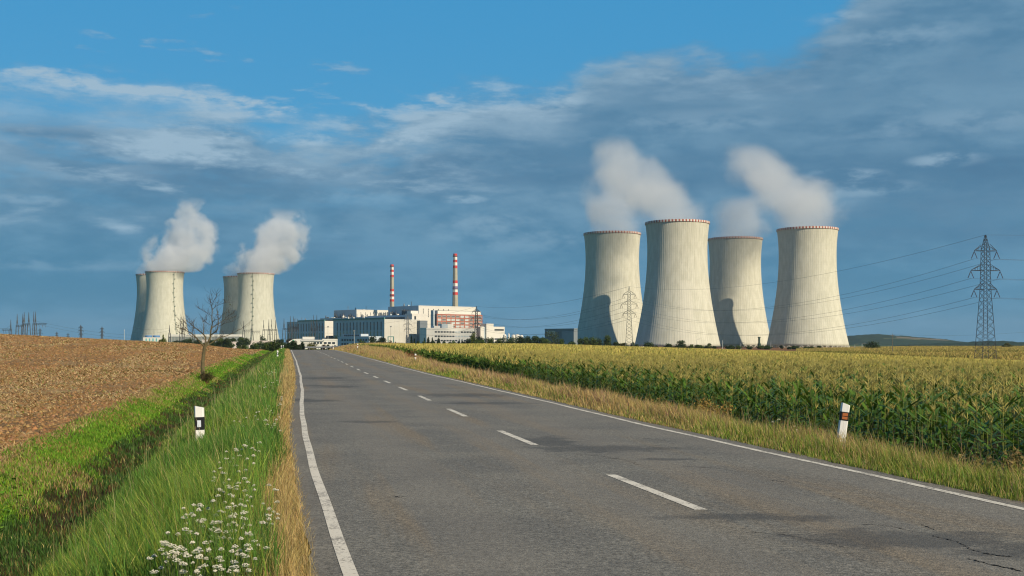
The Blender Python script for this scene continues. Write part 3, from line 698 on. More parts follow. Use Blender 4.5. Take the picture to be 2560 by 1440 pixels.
# small white chemical tanks right of it
for i, (px, w_, yt) in enumerate(((1262, 4, 836), (1272, 2.2, 834), (1284, 5, 837), (1293, 6, 836), (1304, 4, 838))):
    Y = 1500; z = EYE + (HY - yt) * Y / F; zb = -3
    r_ = empty('storage_tank', (X_at(px, Y), Y, zb), 0, ['squat white storage tank beside the white workshop block', 'slim white storage silo, thinnest of the tanks right of the workshop', 'white storage tank between the slim silo and the widest tank', 'widest white storage tank right of the workshop block', 'white storage tank nearest the tall trees right of the workshop'][i], 'tank', 'small white storage tanks right of the workshops')
    MB().lathe([(w_ * .55, 0), (w_ * .55, z - zb - .8), (w_ * .3, z - zb), (0, z - zb + .3)], 16).build('shell', white, r_); MB().lathe([(.15, z - zb), (.15, z - zb + 2)], 6).build('vent_pipe', steel, r_)
# grey shaded building left of the right-hand towers
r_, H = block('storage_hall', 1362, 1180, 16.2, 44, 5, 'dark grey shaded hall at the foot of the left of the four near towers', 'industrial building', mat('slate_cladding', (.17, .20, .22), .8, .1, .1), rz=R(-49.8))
MB().box(3, 16, -.2, .1, H - 7, H - 1.5).build('door', bluegrey, r_); MB().box(26, 44, -.2, .1, 0, H - 2).build('door', mat('grey_cladding', (.25, .29, .32), .8, .1, .1), r_)
# low buildings on the left
r_, H = block('office_building', 844, 1040, 7.3, 52, 14, 'blue grey two storey gatehouse office in shade before the near turbine hall', 'office building', mat('shaded_render', (.45, .50, .55), .85, .06, .1), rz=R(-49.8))  # blue-grey wall colour has the facade's shade put in
for k in range(2):
    for i in range(11): MB().box(2.5 + i * 4.4, 5.2 + i * 4.4, -.2, .1, H - 3.4 - 3.7 * k, H - 1.4 - 3.7 * k).build('window', dglass if rr_.random() < .6 else lightglass, r_)
MB().box(6, 36, 2, 10, H + .3, H + 3).build('top_storey', MATS['shaded_render'], r_); [MB().box(8 + i * 3.2, 10.4 + i * 3.2, 1.85, 2.2, H + 1, H + 2.4).build('window', dglass, r_) for i in range(8)]
r_, H = block('warehouse', 752, 900, 4.2, 17.5, 14, 'low white warehouse with a grey sloping roof at the end of the road', 'industrial building', white, rz=R(4), parapet=0)
MB().add([(-.5, -.6, H - .9), (18, -.6, H - .9), (18, 5, H + .4), (-.5, 5, H + .4), (-.5, -.6, H - .6), (18, -.6, H - .6), (18, 5, H + .7), (-.5, 5, H + .7)], [(0, 3, 2, 1), (4, 5, 6, 7), (0, 1, 5, 4), (1, 2, 6, 5), (2, 3, 7, 6), (3, 0, 4, 7)]).build('eaves', mat('grey_roof', (.25, .27, .27), .7, .1, .3), r_)
MB().box(.8, 9.6, 5.1, 12, H, H + 2.9).build('upper_wall', white, r_); MB().box(3, 9, -.2, .1, H - 4.5, H - 1.8).build('door', wpan2, r_)
for i in range(3): MB().box(10.5 + i * 2.3, 12 + i * 2.3, -.2, .1, H - 2.7, H - 1.4).build('window', dglass, r_)
r_, H = block('warehouse', 806, 905, 4.6, 11, 12, 'small flat roofed white building with square windows, right of the grey roof', 'industrial building', white, rz=R(4))
for i in range(3): MB().box(1.2 + i * 3.3, 3.4 + i * 3.3, -.2, .1, H - 3.2, H - 1.7).build('window', dglass, r_)
r_ = empty('warehouse', (X_at(722, 930), 930, -3), R(4), 'white building with a sloping green painted wall above the roadside trees', 'industrial building')
MB().add([(0, 0, 0), (10, 0, 0), (10, 0, 8.6), (4, 0, 8.4), (0, 0, 6.4), (0, 9, 0), (10, 9, 0), (10, 9, 8.6), (4, 9, 8.4), (0, 9, 6.4)], [(0, 1, 2, 3, 4), (9, 8, 7, 6, 5), (0, 5, 6, 1), (1, 6, 7, 2), (2, 7, 8, 3), (3, 8, 9, 4), (4, 9, 5, 0)]).build('wall', white, r_)
MB().add([(1.4, -.12, 5.9), (4.2, -.12, 4.2), (4.2, -.12, 8.0), (3.2, -.12, 7.5), (1.4, .1, 5.9), (4.2, .1, 4.2), (4.2, .1, 8.0), (3.2, .1, 7.5)], [(0, 1, 2, 3), (7, 6, 5, 4), (0, 4, 5, 1), (1, 5, 6, 2), (2, 6, 7, 3), (3, 7, 4, 0)]).build('panel', mat('green_paint', (.02, .26, .13), .6, .05, .3), r_); MB().box(5, 5.6, -.15, .1, 6.5, 7.2).build('window', dglass, r_)
r_, H = block('pump_hall', 422, 1700, 15.0, 106, 24, 'long low hall with a bright flat roof edge between the left tower pairs', 'industrial building', mat('grey_glazing', (.24, .26, .25), .6, .2, .08), rz=R(-3), parapet=0)
MB().box(-1, 107, -.8, 25, H - 3.0, H + .4).build('roof_edge', white, r_)
g = MB(); [g.box(x, x + .5, -.2, .1, 0, H - 3.1) for x in np.arange(4, 104, 5)]; g.build('pilaster', wpan2, r_)
r_, H = block('substation_building', 358, 1400, 9.3, 22, 12, 'white building with green stripes and two blue roof drums beside the left tower', 'industrial building', white, rz=R(0), parapet=0)
for i in range(4): MB().box(3 + i * 4.2, 4.5 + i * 4.2, -.2, .1, 0, H - 1.2).build('stripe_panel', mat('aqua_panel', (.13, .42, .40), .6, .05, .3), r_)
for x in (5, 14.5): MB().lathe([(4.2, H + .26), (4.2, H + 2.2), (3.8, H + 2.5), (0, H + 2.5)], 20, cx=x, cy=6).build('roof_drum', mat('blue_metal', (.10, .22, .42), .5, .08, .3), r_)
for (px0, px1, yt, Y, lb) in ((578, 608, 855, 1000, 'small pinkish white shed left of the dark tree row'), (622, 674, 852.5, 1010, 'long pinkish white shed amid trees before the ladder tower'), (505, 525, 850, 1050, 'little white shed seen behind the bare tree trunk')):
    wd = (px1 - px0) * Y / F; r_, H = block('shed', px0, Y, EYE + (HY - yt) * Y / F, wd, 8, lb, 'shed', mat('pink_white', (.62, .54, .50), .8, .05, .1), rz=R(2), parapet=.3)
    MB().box(wd * .4, wd * .4 + 1.5, -.2, .1, H - 2.6, H - 1.2).build('window', dglass, r_)
    MB().box(wd * .7, wd * .7 + 2.5, -.2, .1, 0, 2.6).build('door', wpan2, r_)

# ================================================================== pylons, masts, wires
lat = mat('pylon_steel', (.065, .07, .075), .55, .2, .6, metal=.2); lat2 = mat('pylon_steel_pale', (.20, .20, .20), .55, .2, .6, metal=.2)
ins_m = mat('insulator_glaze', (.06, .035, .04), .35, .1, .5); wire_m = mat('wire', (.09, .10, .11), .5, .05, .1)
def lattice(g, levels, r_leg, r_br):
    """levels: (z, half width)"""
    for (z0, w0), (z1, w1) in zip(levels[:-1], levels[1:]):
        c0 = [(sx * w0, sy * w0, z0) for sx, sy in ((-1, -1), (1, -1), (1, 1), (-1, 1))]; c1 = [(sx * w1, sy * w1, z1) for sx, sy in ((-1, -1), (1, -1), (1, 1), (-1, 1))]
        for i in range(4):
            j = (i + 1) % 4
            g.bar(c0[i], c1[i], r_leg); g.bar(c0[i], c1[j], r_br); g.bar(c0[j], c1[i], r_br)
def levels(z0, w0, z1, w1, n): return [(z0 + (z1 - z0) * (k / n), w0 + (w1 - w0) * (k / n)) for k in range(n + 1)]
ARMS = ((35.0, 3.9), (28.6, 5.1), (22.4, 4.0))
def pylon(X, Y, zb, rz, label, sc_=1.0, m_=lat, r1=.10, r2=.06, horn=True):
    root = empty('lattice_pylon', (X, Y, zb), rz, label, 'pylon', 'steel lattice pylons of the high voltage line'); root.scale = (sc_,) * 3
    g = MB(); lv = levels(0, 2.45, 21.5, 1.25, 9); lattice(g, lv, r1, r2); lattice(g, levels(21.5, 1.25, 35.6, .95, 9), r1, r2); lattice(g, levels(35.6, .95, 40.2, .12, 4), r1 * .8, r2)
    g.build('tower_body', m_, root)
    tips = []
    for (z, hw) in ARMS:
        a = MB()
        for s_ in (-1, 1):
            for sy in (-.95, .95):
                a.bar((s_ * 1.0, sy, z), (s_ * hw, 0, z), r1 * .9); a.bar((s_ * 1.0, sy, z + 2.1), (s_ * hw, 0, z + .1), r1 * .8)
                for q in (.33, .66): a.bar((s_ * (1 + (hw - 1) * q), sy * (1 - q), z), (s_ * (1 + (hw - 1) * q), sy * (1 - q), z + 2.1 * (1 - q)), r2)
            tips.append((s_ * hw, 0, z))
        a.build('crossarm', m_, root)
    for (x, y, z) in tips:
        for s_ in (-1, 1):
            i_ = MB(); a_ = Vector((x, 0, z - .15)); b_ = Vector((x + s_ * .85, s_ * -.3, z - 2.5)); i_.bar(a_, b_, .07)
            for q in np.linspace(.15, .95, 9): c_ = a_.lerp(b_, q); d_ = (b_ - a_).normalized() * .06; i_.bar(c_ - d_, c_ + d_, .15, .15, 8)
            i_.build('insulator', ins_m, root)
    return root
pA = pylon(154.0, 370, -3.2, R(8), 'tall dark lattice pylon standing in the maize field at the far right', 1.0, lat, .10, .055)
pB = pylon(X_at(1573, 748), 748, -1.0, R(-5), 'lattice pylon in front of the leftmost of the four near cooling towers', 1.0, mat('pylon_rust_green', (.19, .20, .17), .6, .2, .6), .13, .075)
pC = pylon(X_at(1191, 1138), 1138, -3.3, R(10), 'dark lattice pylon in front of the right end of the brick office block', 1.05, lat, .17, .10)
pD = pylon(X_at(1019, 1400), 1400, -3.0, R(14), 'grey lattice pylon before the pale gable end of the turbine hall', .98, lat2, .16, .09)
bpy.context.view_layer.update()
def arm_pts(p):
    M = p.matrix_world
    return [M @ Vector((0, 0, 40.2))] + [M @ Vector((s_ * hw, 0, z - 2.6)) for (z, hw) in ARMS for s_ in (-1, 1)]
def cable(a, b, sag, r, label, group):
    n = 24; pts = []
    for i in range(n + 1):
        q = i / n; p = a.lerp(b, q); p.z -= sag * 4 * q * (1 - q); pts.append(p)
    tag(MB().path(pts, [r] * (n + 1), 4).build('power_cable', wire_m), label, 'cable', group)
names = ['earth wire at the very top', 'upper left conductor', 'upper right conductor', 'middle left conductor', 'middle right conductor', 'lower left conductor', 'lower right conductor']
# (labels below stay within sixteen words)
def span(p, q, sags, r, txt):
    A_ = arm_pts(p); B_ = arm_pts(q) if q else [v + Vector((266, -40, -1.3 + (1.0 if i == 0 else 0))) for i, v in enumerate(A_)]
    for i in range(7): cable(A_[i], B_[i], sags[0] if i == 0 else sags[1], r, ' '.join(f'{names[i]} {txt}'.split()[:16]), 'power line cables between the lattice pylons')
span(pA, pB, (8, 12), .045, 'sagging left from the right pylon across the four towers')
span(pB, pC, (6, 9), .075, 'sagging between the pylon before the tower and the brick offices')
span(pC, pD, (4, 6), .08, 'from the brick office pylon to the gable end pylon')
span(pA, None, (1.5, 3), .035, 'running from the right pylon out of the picture')
# wooden power pole in the field
r_ = empty('power_pole', (X_at(2231, 535), 535, -4.6), 0, 'thin wooden power pole with a short crossarm standing in the golden field', 'pole')
MB().lathe([(.17, 0), (.12, 10.9), (0, 10.95)], 8).build('pole', mat('pole_wood', (.13, .12, .10), .9, .2, .8), r_)
g = MB().box(-1.0, 1.0, -.08, .08, 10.1, 10.25); [g.bar((x, 0, 10.2), (x, 0, 10.75), .06) for x in (-.9, 0, .9)]; [g.bar((0, 0, 9.5), (x, 0, 10.15), .04) for x in (-.7, .7)]; g.build('crossarm', steel, r_)
cable(Vector((X_at(2231, 535), 535, 6.0)), Vector((X_at(2640, 515), 515, 8.2)), 1.5, .03, 'thin single wire running right from the wooden field pole', None)
# far pylons on the left skyline
for (px, yt, yb, hs, lb) in ((202, 812, 846, .75, 'tiny dark pylon above the ploughed hill, left of the two'), (255, 816, 850, .72, 'tiny dark pylon above the ploughed hill, nearest the left towers'), (100, 820, 842, .6, 'minute pylon just right of the big switchyard masts'), (142, 829, 846, .45, 'faint minute pylon on the ploughed skyline, nearer to the switchyard'), (170, 832, 848, .42, 'faint minute pylon on the ploughed skyline, nearer to the two tiny pylons')):
    Y = 1900; z = EYE + (HY - yt) * Y / F
    o_ = pylon(X_at(px, Y), Y, -3, R(random.uniform(-10, 30)), lb, (z + 3) / 40.2, lat, .26, .16)
def gantry_mast(px, yt, Y, lb, beam=None, wsc=1.0, spike=.32, grp='lattice masts of the switchyard'):
    z = EYE + (HY - yt) * Y / F; zb = -3; H = z - zb; root = empty('switchyard_mast', (X_at(px, Y), Y, zb), R(random.uniform(-8, 8)), lb, 'mast', grp)
    g = MB(); hb = H * (1 - spike); w0 = 3.0 * wsc
    for s_ in (-1, 1):
        for sy in (-.8, .8): g.bar((s_ * w0, sy, 0), (s_ * w0 * .42, sy * .6, hb), .20)
        for k in range(6):
            q0, q1 = k / 6, (k + 1) / 6; f_ = lambda q: s_ * w0 * (1 - .58 * q)
            g.bar((f_(q0), -.8, hb * q0), (f_(q1), .6, hb * q1), .1); g.bar((f_(q0), .8, hb * q0), (f_(q1), -.6, hb * q1), .1)
    for q in (.45, .7): g.bar((-w0 * (1 - .58 * q), 0, hb * q), (w0 * (1 - .58 * q), 0, hb * q), .14)
    for k in range(3): g.bar((-w0 * .42, 0, hb - 1.6 + k * .8), (w0 * .42, 0, hb - 1.6 + k * .8), .16)
    g.build('frame', lat, root)
    g = MB(); lattice(g, [(hb, w0 * .25), (hb + (H - hb) * .5, w0 * .12), (H, .05)], .12, .07); g.build('spike', lat, root)
    if beam:
        g = MB(); L = beam
        for sy, sz in ((-.6, 0), (.6, 0), (-.6, 1.5), (.6, 1.5)): g.bar((0, sy, hb - 1.6 + sz), (L, sy, hb - 1.6 + sz), .14)
        n = max(3, int(abs(L) / 2.2))
        for k in range(n):
            x0_, x1_ = L * k / n, L * (k + 1) / n
            for sy in (-.6, .6): g.bar((x0_, sy, hb - 1.6), (x1_, sy, hb - .1), .09)
        g.build('beam', lat, root)
        for q in (.3, .6, .85):
            i_ = MB().bar((L * q, 0, hb - 1.6), (L * q + .6, 0, hb - 4.2), .16); i_.build('insulator', ins_m, root)
    return root
gl = [(27, 799, 1150, 'shortest mast of the left switchyard at the frame edge', -9, .55), (43, 785, 1180, 'spiked switchyard mast second from the left frame edge', 7, .8), (57, 784, 1230, 'spiked switchyard mast behind the crossbeam, third from the left', None, .8),
      (60.5, 780, 1200, 'tall spiked switchyard mast carrying the upper crossbeam', 5.5, .9), (72, 780, 1200, 'spiked switchyard mast at the right end of the upper crossbeam', None, .9), (84.5, 779, 1180, 'twin A shaped switchyard mast, left spike of the pair', None, .7), (89, 779, 1180, 'twin A shaped switchyard mast, right spike of the pair', 12, .7)]
for (px, yt, Y, lb, bm_, ws) in gl: gantry_mast(px, yt, Y, lb, bm_, ws)
gl = [(424, 812, 1150, 'portal mast in front of the green ladder tower base', None, .55), (452, 793, 1150, 'tall portal mast at the right foot of the green ladder tower', 5, .55), (458, 791, 1150, 'tall portal mast twin at the right foot of the green ladder tower', None, .55), (483, 799, 1200, 'portal mast standing left behind the bare tree', None, .6),
      (540, 806, 1200, 'portal mast standing right behind the bare tree', None, .6), (555, 822, 1150, 'short portal mast before the half hidden tower', None, .4), (609, 802, 1400, 'left slim portal mast before the dark ladder tower', 9, .7), (630, 806, 1400, 'middle slim portal mast before the dark ladder tower', 10, .8), (659, 800, 1400, 'portal mast before the right foot of the dark ladder tower', 16, .7), (672, 798, 1400, 'second portal mast before the right foot of the dark ladder tower', None, .6), (679, 798, 1400, 'third portal mast before the right foot of the dark ladder tower', None, .6), (689, 800, 1400, 'rightmost portal mast before the dark ladder tower', None, .6),
      (710, 796, 1400, 'dark portal mast left of the far turbine hall', 8, 1.0), (726, 790, 1400, 'dark portal mast before the left end of the far turbine hall', 10, .8), (734, 791, 1400, 'second dark portal mast before the left of the far turbine hall', 7, .8), (744, 797, 1400, 'third dark portal mast before the left of the far turbine hall', None, .8), (778, 797, 1400, 'dark portal mast before the middle of the far turbine hall', 8, .9), (784, 787, 1400, 'tall dark portal mast before the middle of the far turbine hall', None, .8), (792, 787, 1400, 'tall dark portal mast before the right of the far turbine hall', 9, .9)]
for (px, yt, Y, lb, bm_, ws) in gl: gantry_mast(px, yt, Y, lb, bm_, ws, .34)
for i, (x0, y0, x1, y1, Y) in enumerate(((92, 803, 330, 838, 1250), (92, 810, 330, 846, 1250), (0, 820, 27, 812, 1200), (330, 818, 424, 820, 1300), (330, 830, 424, 826, 1300), (458, 822, 609, 824, 1300), (689, 826, 960, 830, 1400), (556, 832, 609, 828, 1300), (792, 818, 1017, 800, 1400))):
    cable(P(x0, y0, Y), P(x1, y1, Y), 2.5, .09, ['upper long wire between the left switchyard and the left tower', 'lower long wire between the left switchyard and the left tower', 'wire entering at the left frame edge to the switchyard', 'upper wire across the left shaded tower', 'lower wire across the left shaded tower', 'wire behind the bare tree between portal masts', 'wire across the turbine hall front', 'short wire right of the bare tree', 'wire from the dark masts to the grey pylon'][i], 'switchyard wires')
# light masts
def lamp(px, yt, yb, Y, label, head='flood', m_=None):
    zt = EYE + (HY - yt) * Y / F; zb = min(gz1(X_at(px, Y), Y), EYE + (HY - yb) * Y / F); root = empty('light_mast', (X_at(px, Y), Y, zb), 0, label, 'street lamp')
    H = zt - zb; MB().lathe([(.22, 0), (.13, H - .2), (0, H - .15)], 8).build('pole', m_ or mat('pale_pole', (.45, .47, .45), .6, .1, .5), root)
    if head == 'flood':
        MB().box(-.8, .8, -.25, .25, H - 1.1, H - .3).build('lamp_head', lat2, root); MB().lathe([(.5, H - 1.5), (.5, H - 1.35)], 10).build('platform', lat2, root)
    elif head == 'arm': MB().bar((0, 0, H - .1), (1.8, 0, H + .2), .09).build('arm', lat2, root); MB().box(1.5, 2.6, -.2, .2, H + .1, H + .35).build('lamp_head', lat2, root)
    else: MB().lathe([(.25, H - .1), (.3, H + .4), (0, H + .6)], 8).build('lamp_head', white, root)
lamp(885.5, 825, 862, 900, 'pale floodlight mast before the two storey gatehouse office'); lamp(820, 815, 850, 1000, 'slim floodlight mast before the far hall gable end'); lamp(977, 814, 856, 1000, 'dark floodlight mast before the pale gable end', m_=lat2)
lamp(311, 826, 853, 900, 'white pole lamp above the ploughed field left of the towers', 'ball'); lamp(1806, 850, 869, 900, 'thin street lamp at the right foot of the nearest tower', 'arm'); lamp(1852, 857, 872, 850, 'thin street lamp in front of the half shaded tower', 'arm'); lamp(1927, 855, 872, 850, 'thin street lamp at the left foot of the far right tower', 'arm')
lamp(1742, 848, 868, 900, 'thin street lamp before the middle of the nearest tower', 'arm'); lamp(2137, 861, 872, 900, 'thin street lamp just right of the far right tower', 'arm'); lamp(2155, 859, 872, 900, 'thin street lamp left of the round dark tree by the hills', 'arm')
r_ = empty('vent_stack', (X_at(1898, 1180), 1180, -3.3), 0, 'short dark green exhaust stack between the two right towers', 'chimney'); MB().lathe([(1.8, 0), (1.8, 5), (1.1, 5.3), (1.1, 11), (1.5, 11), (1.5, 12), (0, 12)], 12).build('shaft', mat('dark_green_metal', (.02, .05, .035), .6, .1, .3), r_)
r_ = empty('sign_gantry', (X_at(969, 950), 950, -2.5), 0, 'empty green metal frame standing before the pale gable end', 'frame'); H = EYE + (HY - 841) * 950 / F + 2.5
MB().box(0, .7, 0, .5, 0, H).build('post', teal, r_); MB().box(4.6, 5.3, 0, .5, 0, H).build('post', teal, r_); MB().box(.71, 4.59, .05, .45, H - .6, H).build('crossbar', teal, r_); MB().box(.71, 4.59, .05, .45, H * .45, H * .45 + .35).build('crossbar', teal, r_)

# ================================================================== hills beyond
def hill(name, pts, Y, dep, colr, seed, zb=-9, fields=None):
    """rolling wooded ridge whose skyline passes through pts (px, py)"""
    xs = np.linspace(pts[0][0], pts[-1][0], 260); yy = np.interp(xs, [p[0] for p in pts], [p[1] for p in pts])
    Xs = (xs - CX) * Y / F; top = EYE + (HY - yy) * Y / F
    n = 60; k = np.linspace(0, 1, n); prof = np.sin(k * np.pi) ** .8
    YY = Y + (k - .5)[:, None] * dep + 0 * Xs[None, :]
    XX = Xs[None, :] * (1 + (k - .5)[:, None] * dep / Y * .5)
    bump = fbm(XX * .03 + seed, YY * .03, 4) * 9 * prof[:, None] - 4 * prof[:, None]
    ZZ = zb + (top - zb)[None, :] * prof[:, None] + bump
    c = np.zeros(XX.shape + (3,)); c[:] = colr
    m_ = fbm(XX * .05 + seed, YY * .05, 4); c *= (0.6 + .9 * m_)[..., None]
    if fields:
        for (fx0, fx1, k0, k1, fc) in fields:
            px_ = XX / YY * F + CX
            msk = (px_ > fx0) & (px_ < fx1) & (k[:, None] > k0) & (k[:, None] < k1 + .0 * px_); c[msk] = fc; ZZ[msk] -= bump[msk] * .6
    idx = np.arange(XX.size).reshape(XX.shape); Q = np.stack([idx[:-1, :-1], idx[:-1, 1:], idx[1:, 1:], idx[1:, :-1]], -1).reshape(-1, 4)
    m2 = leaf_mat('hill_cover', 0.0, 1.0, .95, .05)
    tag(link(name, tri_mesh(name, np.stack([XX, YY, ZZ], -1).reshape(-1, 3), None, m2, c.reshape(-1, 3), Q, False)), kind='structure')
hill('hills', [(1500, 866), (2040, 866), (2110, 842), (2150, 838), (2185, 836), (2230, 839), (2290, 844), (2330, 847), (2380, 854), (2440, 861), (2520, 866), (2700, 870)], 5200, 1500, (.022, .040, .022), 3, -10, [(2240, 2372, .22, .30, (.16, .13, .09)), (2210, 2300, .17, .20, (.13, .14, .07)), (2290, 2330, .40, .44, (.16, .14, .08))])
hill('hills', [(2220, 868), (2290, 863), (2350, 860), (2420, 857), (2470, 853), (2505, 852), (2520, 857), (2600, 855), (2760, 850), (3100, 852), (3400, 868)], 3600, 700, (.016, .032, .016), 9, -8)
hill('hills', [(-500, 868), (40, 856), (200, 855), (420, 856), (900, 857), (1300, 858), (1450, 861), (1600, 868)], 7000, 900, (.022, .04, .022), 5, -10)

# ================================================================== trees and bushes of the background
leafm = leaf_mat('tree_leaves', .25, 1.0, .65, .15)
bark = mat('bark', (.07, .055, .04), .95, .25, 3, .5)
def crown_mesh(w_, h_, n, size, seed, colr, kind='round', trunk=.12):
    """leaf clumps spread through several uneven lobes; origin at the ground"""
    g = np.random.default_rng(seed)
    nl = g.integers(7, 12); L = []
    for i in range(nl):
        k = g.random()
        if kind == 'cone':
            z = h_ * (.12 + .8 * k); rr = w_ * .5 * (1 - k) * .8
        elif kind == 'column':
            z = h_ * (.15 + .75 * k); rr = w_ * .2
        else:
            z = h_ * (.14 + .68 * k); rr = w_ * .36 * math.sin(math.pi * (.25 + .6 * k))
        a = g.random() * 6.28
        sz = {'cone': .38 * (1.15 - k), 'column': .40, 'round': .36}[kind] * g.uniform(.7, 1.15)
        L.append((rr * math.cos(a) * g.uniform(.4, 1), rr * math.sin(a) * g.uniform(.4, 1), z, w_ * sz, h_ * min(.28, .2 * g.uniform(.7, 1.3) + .04), g.uniform(.7, 1.35)))
    L = np.array(L); pick = g.integers(0, nl, n); l = L[pick]
    d = g.normal(size=(n, 3)); d /= np.linalg.norm(d, axis=1)[:, None]; rad = g.random(n) ** .45
    c = np.stack([l[:, 0] + d[:, 0] * rad * l[:, 3], l[:, 1] + d[:, 1] * rad * l[:, 3], np.maximum(.15, l[:, 2] + d[:, 2] * rad * l[:, 4])], -1)
    a1 = g.normal(size=(n, 3)); a1 /= np.linalg.norm(a1, axis=1)[:, None]; a2 = np.cross(a1, g.normal(size=(n, 3))); a2 /= np.linalg.norm(a2, axis=1)[:, None]
    s1 = size * g.uniform(.5, 1.3, n)[:, None]
    V = np.stack([c - a1 * s1 - a2 * s1 * .5, c + a1 * s1 - a2 * s1 * .6, c + a1 * s1 * .7 + a2 * s1 * .6, c - a1 * s1 * .8 + a2 * s1 * .5], 1)
    cc = np.array(colr)[None, :] * (l[:, 5] * g.uniform(.6, 1.4, n))[:, None] * np.array([1, 1, 1])[None, :]
    cc[:, 0] *= g.uniform(.8, 1.35, n)
    return tri_mesh('crown', V.reshape(-1, 3), None, leafm, np.repeat(cc, 4, 0), np.arange(4 * n).reshape(n, 4))
def trunk_mb(w_, h_, seed):
    r_ = random.Random(seed); g = MB(); t0 = max(.06, h_ * .022)
    g.path([(0, 0, -.3), (0.02 * h_, 0, h_ * .3), (.01 * h_, .02 * h_, h_ * .6), (0, 0, h_ * .82)], [t0, t0 * .8, t0 * .45, t0 * .15], 6)
    for i in range(5):
        a = r_.uniform(0, 6.28); z = h_ * r_.uniform(.2, .5); L = w_ * r_.uniform(.22, .36)
        g.path([(0.01 * h_, 0, z), (L * .6 * math.cos(a), L * .6 * math.sin(a), z + L * .45), (L * math.cos(a), L * math.sin(a), z + L * .95)], [t0 * .5, t0 * .3, t0 * .08], 5)
    return g
def tree(px, yt, wpx, Y, label, colr=(.055, .085, .02), kind='round', n=900, grp=None, name='tree', cat='tree', yb=None):
    p = F / Y; x = X_at(px, Y); zb = gz1(x, Y) if yb is None else EYE + (HY - yb) / p
    h_ = EYE + (HY - yt) / p - zb; w_ = wpx / p; seed = int(px * 7 + Y)
    root = empty(name, (x, Y, zb), 0, label, cat, grp)
    link('crown', crown_mesh(w_, h_, n, max(.26, 1.0 / p * 1.1), seed, colr, kind), root)
    trunk_mb(w_, h_, seed).build('trunk', bark, root)
    return root
DG, MG, YG, BL = (.035, .062, .018), (.055, .09, .02), (.10, .135, .025), (.022, .042, .018)
G1 = 'trees growing among the low buildings on the left'; G2 = 'dark trees along the front of the plant buildings'; G3 = 'bushes along the foot of the right-hand cooling towers'; G4 = 'trees right of the plant buildings'
